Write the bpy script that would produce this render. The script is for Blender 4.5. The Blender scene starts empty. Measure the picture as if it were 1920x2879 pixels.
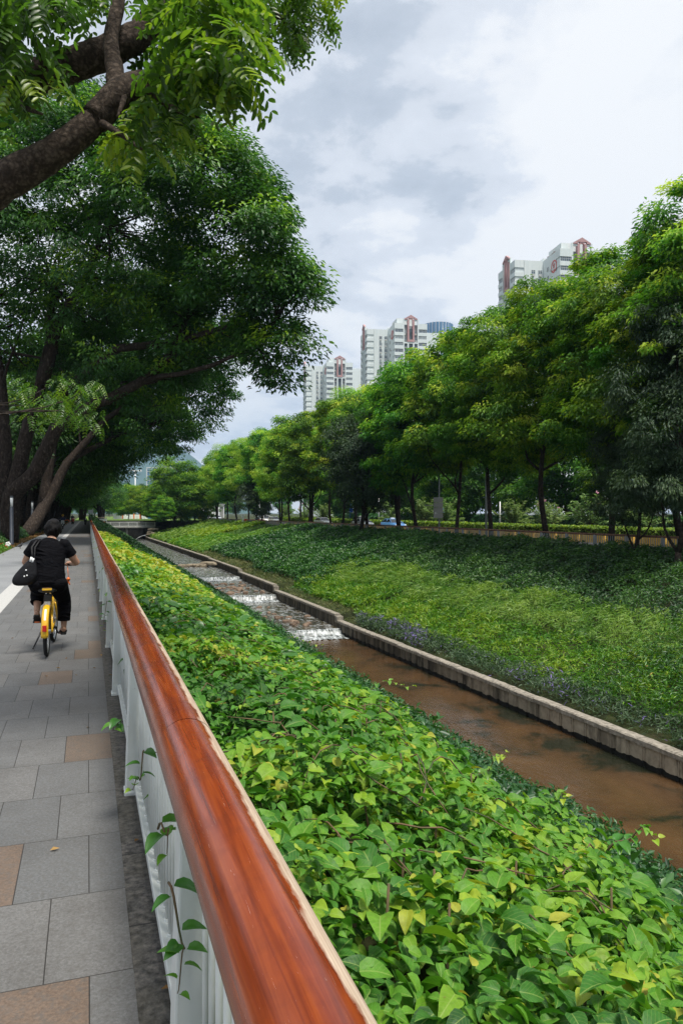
import bpy, math, random
import numpy as np
from mathutils import Vector, Matrix
random.seed(7)
rng = np.random.default_rng(7)
D = bpy.data
S = bpy.context.scene
COL = S.collection
R = math.radians
PI = math.pi

# ------------------------------------------------------------------ camera, sky, sun, exposure
EYE = 1.75
YAW = R(18.65)
CA, SA = math.cos(YAW), math.sin(YAW)
FPX = 2110.0
cam = D.cameras.new("camera")
cam.sensor_fit = 'VERTICAL'
cam.sensor_height = 36
cam.lens = FPX / 2879 * 36
cam.clip_start = 0.05
cam.clip_end = 20000
camo = D.objects.new("camera", cam)
COL.objects.link(camo)
camo.location = (0, 0, EYE)
camo.rotation_euler = (R(90.095), 0, -YAW)
S.camera = camo

SUN_EL, SUN_AZ = R(70), R(168)          # azimuth from +Y towards +X
W = D.worlds.new("World")
S.world = W
W.use_nodes = True
wt = W.node_tree
wt.nodes.clear()


def wn(t, **k):
    n = wt.nodes.new(t)
    for a, v in k.items():
        setattr(n, a, v)
    return n


def wl(a, b):
    wt.links.new(a, b)


def wmath(op, a, b=None, c=None):
    n = wn('ShaderNodeMath', operation=op)
    for i, v in enumerate((a, b, c)):
        if v is None:
            continue
        if isinstance(v, (int, float)):
            n.inputs[i].default_value = v
        else:
            wl(v, n.inputs[i])
    return n.outputs[0]


wout = wn('ShaderNodeOutputWorld')
wbg = wn('ShaderNodeBackground')
wbg.inputs['Strength'].default_value = 0.1
wl(wbg.outputs[0], wout.inputs[0])
sky = wn('ShaderNodeTexSky', sky_type='NISHITA')
sky.sun_disc = False
sky.sun_elevation = SUN_EL
sky.sun_rotation = SUN_AZ
sky.dust_density = 3
tc = wn('ShaderNodeTexCoord')
sep = wn('ShaderNodeSeparateXYZ')
wl(tc.outputs['Generated'], sep.inputs[0])
zc = wmath('ADD', wmath('MAXIMUM', sep.outputs[2], 0.0), 0.22)
cmb = wn('ShaderNodeCombineXYZ')
wl(wmath('DIVIDE', sep.outputs[0], zc), cmb.inputs[0])
wl(wmath('DIVIDE', sep.outputs[1], zc), cmb.inputs[1])


def wnoise(scale, detail, rough, dist=0.0, off=(0, 0, 0)):
    m = wn('ShaderNodeMapping')
    m.inputs['Location'].default_value = off
    wl(cmb.outputs[0], m.inputs[0])
    n = wn('ShaderNodeTexNoise')
    n.inputs['Scale'].default_value = scale
    n.inputs['Detail'].default_value = detail
    n.inputs['Roughness'].default_value = rough
    n.inputs['Distortion'].default_value = dist
    wl(m.outputs[0], n.inputs['Vector'])
    return n.outputs[0]


def wdir(u, v, p0, p1):
    """soft patch of sky around a world direction"""
    t, w = (u - 960) / FPX, -(v - 1443) / FPX
    d = Vector((CA * t + SA, CA - SA * t, w)).normalized()
    n = wn('ShaderNodeVectorMath', operation='DOT_PRODUCT')
    wl(tc.outputs['Generated'], n.inputs[0])
    n.inputs[1].default_value = d
    m = wn('ShaderNodeMapRange', interpolation_type='SMOOTHSTEP')
    m.inputs[1].default_value = math.cos(R(p1))
    m.inputs[2].default_value = math.cos(R(p0))
    wl(n.outputs['Value'], m.inputs[0])
    return m.outputs[0]


n1 = wnoise(1.6, 9, .55, .15, (3.1, 1.7, 0))
n2 = wnoise(5.0, 7, .6, .1, (7.4, 2.2, 0))
dark = wmath('ADD', wdir(900, 120, 4, 21), wmath('MULTIPLY', wdir(1130, 420, 3, 11), .9))
dark = wmath('ADD', dark, wmath('MULTIPLY', wdir(500, 700, 4, 17), .6))
brt = wmath('ADD', wdir(1750, 560, 4, 26), wmath('MULTIPLY', wdir(1350, 760, 3, 16), .6))
cl = wmath('ADD', wmath('MULTIPLY', wmath('SUBTRACT', n1, .5), 2.1), wmath('MULTIPLY', wmath('SUBTRACT', n2, .5), 1.25))
cl = wmath('ADD', cl, .80)
cl = wmath('SUBTRACT', cl, wmath('MULTIPLY', dark, .34))
cl = wmath('ADD', cl, wmath('MULTIPLY', brt, .20))
cr = wn('ShaderNodeValToRGB')
el = cr.color_ramp.elements
el[0].position, el[0].color = 0.12, (.46, .51, .585, 1)
el[1].position, el[1].color = 0.90, (.97, .975, .98, 1)
e = el.new(.40)
e.color = (.57, .62, .695, 1)
e = el.new(.50)
e.color = (.72, .755, .815, 1)
e = el.new(.66)
e.color = (.78, .815, .875, 1)
e = el.new(.74)
e.color = (.90, .915, .94, 1)
wl(cl, cr.inputs[0])
scl = wn('ShaderNodeVectorMath', operation='SCALE')
scl.inputs['Scale'].default_value = 7.2
wl(cr.outputs[0], scl.inputs[0])
wmix = wn('ShaderNodeMix', data_type='RGBA')
wmix.inputs[0].default_value = 0.93
wl(sky.outputs[0], wmix.inputs[6])
wl(scl.outputs[0], wmix.inputs[7])
wl(wmix.outputs[2], wbg.inputs[0])

sun = D.lights.new("sun", 'SUN')
sun.energy = 3.6
sun.angle = R(14)
sun.color = (1, .95, .86)
suno = D.objects.new("sun", sun)
COL.objects.link(suno)
sd = Vector((math.sin(SUN_AZ) * math.cos(SUN_EL), math.cos(SUN_AZ) * math.cos(SUN_EL), math.sin(SUN_EL)))
suno.rotation_euler = sd.to_track_quat('Z', 'Y').to_euler()

S.view_settings.view_transform = 'Standard'
S.view_settings.look = 'None'
S.view_settings.exposure = 0.6
S.view_settings.gamma = 1.0
S.cycles.max_bounces = 6
S.cycles.diffuse_bounces = 3
S.cycles.glossy_bounces = 2
S.cycles.transmission_bounces = 4
S.cycles.volume_bounces = 0
S.cycles.use_denoising = True
S.cycles.denoising_prefilter = 'NONE'
S.cycles.sample_clamp_indirect = 3.0


# ------------------------------------------------------------------ helpers
def at(u, v, d):
    """photo pixel + depth -> world point (surveying only; everything is placed in metres)"""
    t = (u - 960) / FPX * d
    return Vector((t * CA + d * SA, d * CA - t * SA, EYE - (v - 1443) / FPX * d))


def on_x(u, x):
    """ground position on the line X = x seen at column u"""
    t = (u - 960) / FPX
    d = x / (t * CA + SA)
    return d * (CA - t * SA)


def tag(o, label=None, cat=None, group=None, kind=None):
    if label:
        o['label'] = label
    if cat:
        o['category'] = cat
    if group:
        o['group'] = group
    if kind:
        o['kind'] = kind
    return o


def link(name, me, parent=None, loc=None, rotz=0.0, scale=None):
    o = D.objects.new(name, me)
    COL.objects.link(o)
    if parent is not None:
        o.parent = parent
    if loc is not None:
        o.location = loc
    if rotz:
        o.rotation_euler = (0, 0, rotz)
    if scale is not None:
        o.scale = (scale,) * 3 if isinstance(scale, (int, float)) else scale
    return o


def thing(name, label, cat, loc=(0, 0, 0), rotz=0.0, group=None):
    return tag(link(name, None, None, loc, rotz), label, cat, group)


def copy_tree(o, parent=None):
    c = o.copy()
    COL.objects.link(c)
    if parent is not None:
        c.parent = parent
    for ch in list(o.children):
        copy_tree(ch, c)
    return c


class MB:
    def __init__(s):
        s.v, s.f, s.sm = [], [], []

    def add(s, vs, fs, smooth=False):
        b = len(s.v)
        s.v += [tuple(p) for p in vs]
        s.f += [tuple(i + b for i in f) for f in fs]
        s.sm += [smooth] * len(fs)
        return s

    def box(s, x0, x1, y0, y1, z0, z1, taper=None):
        vs = [(x0, y0, z0), (x1, y0, z0), (x1, y1, z0), (x0, y1, z0), (x0, y0, z1), (x1, y0, z1), (x1, y1, z1), (x0, y1, z1)]
        if taper:
            vs[4:] = [(taper[0], taper[2], z1), (taper[1], taper[2], z1), (taper[1], taper[3], z1), (taper[0], taper[3], z1)]
        return s.add(vs, [(0, 3, 2, 1), (4, 5, 6, 7), (0, 1, 5, 4), (1, 2, 6, 5), (2, 3, 7, 6), (3, 0, 4, 7)])

    def quad(s, a, b, c, d):
        return s.add([a, b, c, d], [(0, 1, 2, 3)])

    def tube(s, pts, rad, n=8, smooth=True, caps=True, ref=None):
        """tapered tube; rad: number, list of numbers or list of (rx, ry)"""
        P = [Vector(p) for p in pts]
        m = len(P)
        if isinstance(rad, (int, float)):
            rad = [rad] * m
        ref = Vector(ref) if ref is not None else Vector((1, 0, 0))
        vs = []
        prev = None
        for i in range(m):
            t = (P[min(i + 1, m - 1)] - P[max(i - 1, 0)])
            if t.length < 1e-9:
                t = Vector((0, 0, 1))
            t.normalize()
            x = prev if prev is not None else ref
            x = x - t * x.dot(t)
            if x.length < 1e-4:
                x = Vector((0, 1, 0)) - t * t.y
            x.normalize()
            prev = x
            y = t.cross(x)
            r = rad[i]
            rx, ry = r if isinstance(r, tuple) else (r, r)
            for k in range(n):
                a = 2 * PI * k / n
                vs.append(P[i] + x * (rx * math.cos(a)) + y * (ry * math.sin(a)))
        fs = []
        for i in range(m - 1):
            for k in range(n):
                k2 = (k + 1) % n
                fs.append((i * n + k, i * n + k2, (i + 1) * n + k2, (i + 1) * n + k))
        s.add(vs, fs, smooth)
        if caps:
            b = len(s.v) - len(vs)
            s.f += [tuple(b + k for k in reversed(range(n))), tuple(b + (m - 1) * n + k for k in range(n))]
            s.sm += [False, False]
        return s

    def ball(s, c, r, n=12, m=8, smooth=True):
        rx, ry, rz = r if isinstance(r, tuple) else (r, r, r)
        vs = [(c[0], c[1], c[2] - rz)]
        for i in range(1, m):
            a = -PI / 2 + PI * i / m
            for k in range(n):
                b = 2 * PI * k / n
                vs.append((c[0] + rx * math.cos(a) * math.cos(b), c[1] + ry * math.cos(a) * math.sin(b), c[2] + rz * math.sin(a)))
        vs.append((c[0], c[1], c[2] + rz))
        fs = [(0, 1 + (k + 1) % n, 1 + k) for k in range(n)]
        for i in range(m - 2):
            for k in range(n):
                a, b = 1 + i * n + k, 1 + i * n + (k + 1) % n
                fs.append((a, b, b + n, a + n))
        top = len(vs) - 1
        fs += [(top, 1 + (m - 2) * n + k, 1 + (m - 2) * n + (k + 1) % n) for k in range(n)]
        return s.add(vs, fs, smooth)

    def ring(s, c, R0, r, axis='x', n=32, m=8, a0=0, a1=2 * PI, rw=None):
        """torus or arc of torus in the y-z plane (axis x)"""
        full = abs(a1 - a0 - 2 * PI) < 1e-6
        rw = rw or r
        vs = []
        cnt = n if full else n + 1
        for i in range(cnt):
            a = a0 + (a1 - a0) * i / n
            for k in range(m):
                b = 2 * PI * k / m
                q = R0 + r * math.cos(b)
                vs.append((c[0] + rw * math.sin(b), c[1] + q * math.cos(a), c[2] + q * math.sin(a)))
        fs = []
        for i in range(n):
            j = (i + 1) % cnt
            for k in range(m):
                k2 = (k + 1) % m
                fs.append((i * m + k, j * m + k, j * m + k2, i * m + k2))
        return s.add(vs, fs, True)

    def mesh(s, name, mat=None):
        me = D.meshes.new(name)
        me.from_pydata(s.v, [], s.f)
        me.polygons.foreach_set('use_smooth', s.sm)
        if mat:
            me.materials.append(mat)
        me.update()
        return me

    def build(s, name, mat, parent=None, **k):
        return link(name, s.mesh(name, mat), parent, **k)


def bevel(o, w=.01, seg=2):
    m = o.modifiers.new("bevel", 'BEVEL')
    m.width, m.segments, m.limit_method = w, seg, 'ANGLE'
    return o


def tri_mesh(name, V, F, mat, tint=None, smooth=False):
    me = D.meshes.new(name)
    me.vertices.add(len(V))
    me.vertices.foreach_set('co', np.ascontiguousarray(V, dtype=np.float32).ravel())
    me.loops.add(F.size)
    me.loops.foreach_set('vertex_index', np.ascontiguousarray(F, dtype=np.int32).ravel())
    me.polygons.add(len(F))
    me.polygons.foreach_set('loop_start', np.arange(0, F.size, F.shape[1], dtype=np.int32))
    if smooth:
        me.polygons.foreach_set('use_smooth', np.ones(len(F), dtype=bool))
    if tint is not None:
        a = me.attributes.new('tint', 'FLOAT', 'FACE')
        a.data.foreach_set('value', np.ascontiguousarray(tint, dtype=np.float32))
    me.materials.append(mat)
    me.update(calc_edges=True)
    return me


# leaf templates: x across, y along, z normal
T_DIAMOND = (np.array([(0, 0, 0), (-.5, .42, .10), (0, 1, -.12), (.5, .42, .10)], float), np.array([(0, 2, 1), (0, 3, 2)]))
T_ELL = (np.array([(0, 0, 0), (-.34, .16, .05), (0, .18, 0), (.34, .16, .05), (-.5, .5, .08), (0, .52, 0), (.5, .5, .08), (-.36, .86, .02), (0, .88, -.05), (.36, .86, .02), (0, 1, -.08)], float),
         np.array([(0, 2, 1), (0, 3, 2), (1, 2, 5), (1, 5, 4), (2, 3, 6), (2, 6, 5), (4, 5, 8), (4, 8, 7), (5, 6, 9), (5, 9, 8), (7, 8, 10), (8, 9, 10)]))
T_BLADE = (np.array([(-.5, 0, 0), (.5, 0, 0), (-.42, .5, .12), (.42, .5, .12), (0, 1, .02)], float), np.array([(0, 1, 3), (0, 3, 2), (2, 3, 4)]))
T_LEAF6 = (np.array([(0, 0, 0), (-.40, .22, .09), (0, .3, 0), (.40, .22, .09), (-.38, .58, .08), (0, .62, -.02), (.38, .58, .08), (0, 1, -.16)], float),
           np.array([(0, 2, 1), (0, 3, 2), (1, 2, 5), (1, 5, 4), (2, 3, 6), (2, 6, 5), (4, 5, 7), (5, 6, 7)]))


def ovate():
    ys = [0, .08, .24, .46, .68, .86, 1.0]
    hw = [0, .30, .47, .44, .31, .15, 0]
    V, F = [], []
    for i, (y, w) in enumerate(zip(ys, hw)):
        zc = .06 * math.sin(y * 3.0) - .20 * y * y
        if i in (0, 6):
            V.append((0, y, zc))
        else:
            V += [(-w, y - (.05 if i == 1 else 0), zc + w * .30), (-w * .5, y, zc + w * .20), (0, y, zc), (w * .5, y, zc + w * .20), (w, y - (.05 if i == 1 else 0), zc + w * .30)]
    rows = [[0]] + [[1 + 5 * i + k for k in range(5)] for i in range(5)] + [[26]]
    for k in range(4):
        F.append((0, rows[1][k + 1], rows[1][k]))
        F.append((26, rows[5][k], rows[5][k + 1]))
        for i in range(1, 5):
            a, b, c, d = rows[i][k], rows[i][k + 1], rows[i + 1][k + 1], rows[i + 1][k]
            F += [(a, b, c), (a, c, d)]
    return np.array(V, float), np.array(F)


T_OVATE = ovate()


def norm(a):
    return a / np.maximum(np.linalg.norm(a, axis=1, keepdims=True), 1e-9)


def leaf_arrays(pos, nrm, dirv, length, width, tmpl, tint):
    T, F = tmpl
    n = norm(nrm)
    y = dirv - n * np.sum(dirv * n, 1, keepdims=True)
    y = norm(y)
    x = np.cross(y, n)
    L = np.broadcast_to(np.asarray(length, float), (len(pos),))[:, None, None]
    Wd = np.broadcast_to(np.asarray(width, float), (len(pos),))[:, None, None]
    V = pos[:, None, :] + Wd * T[None, :, 0:1] * x[:, None, :] + L * T[None, :, 1:2] * y[:, None, :] + L * T[None, :, 2:3] * n[:, None, :]
    FF = F[None] + (np.arange(len(pos)) * len(T))[:, None, None]
    return V.reshape(-1, 3), FF.reshape(-1, 3), np.repeat(tint, len(F))


def merge(parts):
    Vs, Fs, Ts, b = [], [], [], 0
    for V, F, T in parts:
        Vs.append(V)
        Fs.append(F + b)
        Ts.append(T)
        b += len(V)
    return np.concatenate(Vs), np.concatenate(Fs), np.concatenate(Ts)


def sph(n):
    return norm(rng.normal(size=(n, 3)))


# value noise on a plane, numpy
_tab = rng.random((64, 64))


def vnoise(x, y):
    xi, yi = np.floor(x).astype(int), np.floor(y).astype(int)
    fx, fy = x - xi, y - yi
    fx, fy = fx * fx * (3 - 2 * fx), fy * fy * (3 - 2 * fy)
    g = lambda a, b: _tab[a % 64, b % 64]
    return (g(xi, yi) * (1 - fx) + g(xi + 1, yi) * fx) * (1 - fy) + (g(xi, yi + 1) * (1 - fx) + g(xi + 1, yi + 1) * fx) * fy


def fbm(x, y):
    return (vnoise(x, y) + .5 * vnoise(2.1 * x + 5, 2.1 * y + 9) + .25 * vnoise(4.3 * x + 11, 4.3 * y + 3)) / 1.75


# ------------------------------------------------------------------ materials
class Nt:
    def __init__(s, name):
        s.m = D.materials.new(name)
        s.m.use_nodes = True
        s.t = s.m.node_tree
        s.b = s.t.nodes['Principled BSDF']
        s.out = s.t.nodes['Material Output']

    def n(s, t, ins=None, **k):
        n = s.t.nodes.new(t)
        for a, v in k.items():
            setattr(n, a, v)
        for a, v in (ins or {}).items():
            s.set(n.inputs[a], v)
        return n

    def set(s, sock, v):
        if isinstance(v, bpy.types.NodeSocket):
            s.t.links.new(v, sock)
        else:
            if isinstance(v, tuple) and len(v) == 3 and sock.type == 'RGBA':
                v = v + (1,)
            sock.default_value = v

    def math(s, op, a, b=0.0, c=None):
        n = s.n('ShaderNodeMath', operation=op)
        s.set(n.inputs[0], a)
        s.set(n.inputs[1], b)
        if c is not None:
            s.set(n.inputs[2], c)
        return n.outputs[0]

    def mix(s, f, a, b, mode='MIX'):
        n = s.n('ShaderNodeMix', data_type='RGBA', blend_type=mode)
        s.set(n.inputs[0], f)
        s.set(n.inputs[6], a)
        s.set(n.inputs[7], b)
        return n.outputs[2]

    def ramp(s, f, stops, interp='LINEAR'):
        n = s.n('ShaderNodeValToRGB')
        n.color_ramp.interpolation = interp
        e = n.color_ramp.elements
        e[0].position, e[0].color = stops[0][0], tuple(stops[0][1]) + (1,)
        e[1].position, e[1].color = stops[-1][0], tuple(stops[-1][1]) + (1,)
        for p, c in stops[1:-1]:
            q = e.new(p)
            q.color = tuple(c) + (1,)
        s.set(n.inputs[0], f)
        return n.outputs[0]

    def coord(s, kind='Object', scale=(1, 1, 1), rot=(0, 0, 0), loc=(0, 0, 0)):
        c = s.n('ShaderNodeTexCoord')
        m = s.n('ShaderNodeMapping', {'Scale': scale, 'Rotation': rot, 'Location': loc})
        s.t.links.new(c.outputs[kind], m.inputs[0])
        return m.outputs[0]

    def pos(s, scale=(1, 1, 1)):
        g = s.n('ShaderNodeNewGeometry')
        m = s.n('ShaderNodeMapping', {'Scale': scale})
        s.t.links.new(g.outputs['Position'], m.inputs[0])
        return m.outputs[0]

    def noise(s, vec, scale, detail=4, rough=.55, dist=0.0):
        return s.n('ShaderNodeTexNoise', {'Vector': vec, 'Scale': scale, 'Detail': detail, 'Roughness': rough, 'Distortion': dist}).outputs[0]

    def bump(s, h, strength=.3, dist=.02):
        b = s.n('ShaderNodeBump', {'Height': h, 'Strength': strength, 'Distance': dist})
        s.t.links.new(b.outputs[0], s.b.inputs['Normal'])
        return b

    def base(s, col, rough=.6, spec=.5, metal=0.0, coat=0.0):
        s.set(s.b.inputs['Base Color'], col)
        s.set(s.b.inputs['Roughness'], rough)
        s.set(s.b.inputs['Specular IOR Level'], spec)
        s.set(s.b.inputs['Metallic'], metal)
        s.set(s.b.inputs['Coat Weight'], coat)
        return s.m


def pmat(name, c1, c2=None, scale=4.0, rough=.6, spec=.5, metal=0.0, coat=0.0, bump=0.0, bscale=30.0, bdist=.01, lo=.35, hi=.65):
    t = Nt(name)
    col = c1
    if c2 is not None or bump:
        p = t.coord('Object')
    if c2 is not None:
        col = t.ramp(t.noise(p, scale, 6), [(lo, c1), (hi, c2)])
    if bump:
        t.bump(t.noise(p, bscale, 5), bump, bdist)
    return t.base(col, rough, spec, metal, coat)


def leafmat(name, stops, trans=.35, rough=.45, spec=.4, vary=.25, tboost=1.7):
    t = Nt(name)
    a = t.n('ShaderNodeAttribute', attribute_name='tint')
    oi = t.n('ShaderNodeObjectInfo')
    col = t.ramp(a.outputs['Fac'], stops)
    v = t.math('MULTIPLY_ADD', oi.outputs['Random'], vary, 1 - vary / 2)
    hs = t.n('ShaderNodeHueSaturation', {'Color': col, 'Value': v, 'Hue': t.math('MULTIPLY_ADD', oi.outputs['Random'], .03, .485)})
    t.base(hs.outputs[0], rough, spec)
    tr = t.n('ShaderNodeBsdfTranslucent', {'Color': t.mix(1.0, hs.outputs[0], (tboost, tboost * 1.05, tboost * .55), 'MULTIPLY')})
    mx = t.n('ShaderNodeMixShader', {0: trans})
    t.t.links.new(t.b.outputs[0], mx.inputs[1])
    t.t.links.new(tr.outputs[0], mx.inputs[2])
    t.t.links.new(mx.outputs[0], t.out.inputs[0])
    return t.m


M = {}
M['leaf_vine'] = leafmat('vine_leaf', [(0, (.026, .085, .018)), (.35, (.044, .155, .016)), (.65, (.11, .26, .02)), (.88, (.27, .37, .025)), (1, (.38, .30, .05))], .28, .38, .5, 0, 1.5)
def veined(name, stops, trans):
    m = leafmat(name, stops, trans, .5, .27, 0, 1.5)
    t = Nt.__new__(Nt)
    t.m, t.t = m, m.node_tree
    t.b, t.out = t.t.nodes['Principled BSDF'], t.t.nodes['Material Output']
    a = t.n('ShaderNodeAttribute', attribute_name='lf')
    sx = t.n('ShaderNodeSeparateXYZ', {0: a.outputs['Vector']})
    ax = t.math('ABSOLUTE', sx.outputs[0])
    rib = t.math('LESS_THAN', ax, .022)
    fr = t.math('FRACT', t.math('MULTIPLY', t.math('SUBTRACT', sx.outputs[1], t.math('MULTIPLY', ax, .8)), 6.5))
    side = t.math('MULTIPLY', t.math('LESS_THAN', fr, .13), .45)
    mask = t.math('MAXIMUM', rib, side)
    hs = [n for n in t.t.nodes if n.type == 'HUE_SAT'][0]
    p = t.pos()
    blot = t.math('MULTIPLY_ADD', t.noise(p, 55, 4, .6), 1.0, .5)
    c = t.mix(1.0, hs.outputs[0], blot, 'MULTIPLY')
    spot = t.ramp(t.noise(p, 85, 2, .5), [(.70, (0, 0, 0)), (.76, (.8, .8, .8))])
    c = t.mix(spot, c, (.16, .12, .03))
    c = t.mix(t.math('MULTIPLY', mask, .5), c, (.30, .40, .10))
    t.t.links.new(c, t.b.inputs['Base Color'])
    t.bump(t.math('ADD', t.math('MULTIPLY', mask, -1.0), t.math('MULTIPLY', t.noise(p, 60, 3, .6), 1.5)), .35, .004)
    return m


M['leaf_vine_near'] = veined('near_vine_leaf', [(0, (.026, .085, .018)), (.35, (.044, .155, .016)), (.65, (.11, .26, .02)), (.88, (.27, .37, .025)), (1, (.38, .30, .05))], .28)
M['leaf_shrub'] = leafmat('shrub_leaf', [(0, (.012, .045, .016)), (.5, (.022, .085, .024)), (1, (.06, .16, .03))], .25, .42, .45, .1)
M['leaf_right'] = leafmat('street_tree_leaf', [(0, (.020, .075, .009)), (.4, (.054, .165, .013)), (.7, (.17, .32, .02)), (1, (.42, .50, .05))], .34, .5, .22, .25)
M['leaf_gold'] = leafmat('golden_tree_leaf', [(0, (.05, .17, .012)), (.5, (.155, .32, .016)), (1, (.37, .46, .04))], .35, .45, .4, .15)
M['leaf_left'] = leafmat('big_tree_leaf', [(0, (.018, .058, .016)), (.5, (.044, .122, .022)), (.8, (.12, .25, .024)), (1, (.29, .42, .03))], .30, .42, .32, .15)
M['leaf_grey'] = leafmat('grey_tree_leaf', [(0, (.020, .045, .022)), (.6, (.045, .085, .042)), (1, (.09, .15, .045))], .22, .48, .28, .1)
M['leaf_near'] = leafmat('pinnate_leaf', [(0, (.020, .052, .010)), (.5, (.055, .125, .013)), (1, (.20, .27, .02))], .45, .36, .5, 0, 1.9)
M['leaf_bank'] = leafmat('bank_leaf', [(0, (.009, .040, .010)), (.5, (.022, .083, .015)), (1, (.066, .165, .021))], .25, .45, .45, 0)
M['leaf_feather'] = leafmat('feather_leaf', [(0, (.034, .12, .018)), (.5, (.090, .205, .030)), (1, (.20, .31, .055))], .3, .5, .35, 0)
M['leaf_lime'] = leafmat('lime_leaf', [(0, (.035, .13, .008)), (.5, (.10, .22, .012)), (1, (.22, .30, .02))], .3, .48, .35, 0)
M['leaf_blue'] = leafmat('bluebell_leaf', [(0, (.030, .066, .028)), (.6, (.068, .118, .052)), (.95, (.06, .10, .05)), (.985, (.13, .10, .25)), (1, (.2, .14, .4))], .2, .5, .35, 0)
M['leaf_lawn'] = leafmat('lawn_blade', [(0, (.05, .13, .018)), (.5, (.10, .20, .025)), (1, (.19, .28, .05))], .3, .55, .3, 0)
M['leaf_verge'] = leafmat('verge_blade', [(0, (.06, .10, .03)), (.6, (.13, .16, .06)), (1, (.22, .20, .10))], .25, .6, .25, 0)
M['leaf_hedge'] = leafmat('hedge_leaf', [(0, (.04, .10, .014)), (.5, (.11, .20, .02)), (1, (.26, .33, .03))], .3, .45, .4, 0)
M['leaf_myrtle'] = leafmat('myrtle_leaf', [(0, (.07, .14, .05)), (.55, (.14, .23, .08)), (1, (.24, .32, .13))], .3, .5, .35, .1)
M['pink'] = pmat('pink_blossom', (.6, .25, .35), (.75, .4, .5), 8, .7)
M['litter'] = leafmat('fallen_leaf', [(0, (.10, .05, .02)), (.5, (.22, .12, .04)), (1, (.34, .22, .08))], .1, .7, .2, 0)

t = Nt('soil')
p = t.pos()
c = t.ramp(t.noise(p, 1.3, 6), [(.3, (.018, .022, .010)), (.55, (.035, .045, .014)), (.75, (.06, .05, .028))])
t.bump(t.noise(p, 9, 5), .6, .05)
M['soil'] = t.base(c, .95, .2)

t = Nt('far_ground')
p = t.pos()
c = t.ramp(t.noise(p, .08, 6), [(.35, (.05, .10, .022)), (.6, (.10, .12, .05)), (.75, (.14, .14, .11))])
M['far_ground'] = t.base(c, .95, .2)

# granite paving, running bond 0.325 x 0.65 m
t = Nt('granite_paving')
g = t.n('ShaderNodeNewGeometry')
s_ = t.n('ShaderNodeSeparateXYZ', {0: g.outputs['Position']})
v_ = t.n('ShaderNodeCombineXYZ', {0: t.math('ADD', s_.outputs[0], .156 + 32.5), 1: t.math('ADD', s_.outputs[1], .28)})
bk = t.n('ShaderNodeTexBrick', {'Vector': v_.outputs[0], 'Color1': (0, 0, 0), 'Color2': (1, 1, 1), 'Mortar': (.5, .5, .5), 'Scale': 1.0, 'Mortar Size': .0028, 'Mortar Smooth': .3, 'Brick Width': .325, 'Row Height': .655}, offset=.5)
p = t.pos()
sp = t.noise(p, 70, 5, .8)
sp2 = t.noise(p, 24, 6, .8)
lg = t.noise(p, 2.2, 5, .6)
def slab(x0, x1, y0, y1):
    a = t.math('MULTIPLY', t.math('GREATER_THAN', s_.outputs[0], x0), t.math('LESS_THAN', s_.outputs[0], x1))
    b = t.math('MULTIPLY', t.math('GREATER_THAN', s_.outputs[1], y0), t.math('LESS_THAN', s_.outputs[1], y1))
    return t.math('MULTIPLY', a, b)


brown = t.math('ADD', slab(-.3185, .0065, 2.34, 2.995), slab(-.6435, -.3185, 3.65, 4.305))
tile = t.ramp(bk.outputs[0], [(0, (.16, .166, .172)), (.45, (.185, .19, .195)), (.87, (.20, .20, .20)), (.90, (.21, .158, .122)), (1, (.185, .145, .115))])
tile = t.mix(brown, tile, (.205, .15, .115))
c = t.mix(t.math('MULTIPLY', t.math('SUBTRACT', sp, .3), 1.0), t.mix(1, tile, (.40, .39, .38), 'MULTIPLY'), t.mix(1, tile, (1.9, 1.9, 1.9), 'MULTIPLY'))
c = t.mix(t.ramp(sp2, [(.47, (0, 0, 0)), (.62, (.62, .62, .62))]), c, (.10, .095, .09))
c = t.mix(t.ramp(lg, [(.42, (0, 0, 0)), (.75, (.55, .55, .55))]), c, t.mix(1, c, (.60, .58, .56), 'MULTIPLY'))
c = t.mix(bk.outputs['Fac'], c, (.028, .026, .024))
t.bump(t.math('SUBTRACT', t.math('MULTIPLY', sp, .35), bk.outputs['Fac']), .5, .006)
M['paving'] = t.base(c, .62, .35)

t = Nt('border_stone')
g = t.n('ShaderNodeNewGeometry')
s_ = t.n('ShaderNodeSeparateXYZ', {0: g.outputs['Position']})
fr = t.math('FRACT', t.math('DIVIDE', t.math('ADD', s_.outputs[1], .2), .7))
j = t.math('LESS_THAN', fr, .012)
p = t.pos()
c = t.ramp(t.noise(p, 26, 5, .65), [(.36, (.028, .027, .026)), (.5, (.09, .085, .08)), (.68, (.17, .155, .14))])
c = t.mix(t.ramp(t.noise(p, 3, 4), [(.4, (0, 0, 0)), (.7, (.7, .7, .7))]), c, (.06, .055, .04))
c = t.mix(j, c, (.02, .02, .02))
t.bump(t.noise(p, 40, 5), .6, .01)
M['border'] = t.base(c, .7, .35)

t = Nt('cycle_lane')
p = t.pos()
c = t.ramp(t.noise(p, 140, 3, .7), [(.3, (.17, .18, .19)), (.7, (.27, .275, .28))])
c = t.mix(t.ramp(t.noise(p, .9, 6), [(.4, (0, 0, 0)), (.7, (.6, .6, .6))]), c, t.mix(1, c, (.72, .72, .74), 'MULTIPLY'))
t.bump(t.noise(p, 150, 3), .25, .004)
M['lane'] = t.base(c, .7, .3)

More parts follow.
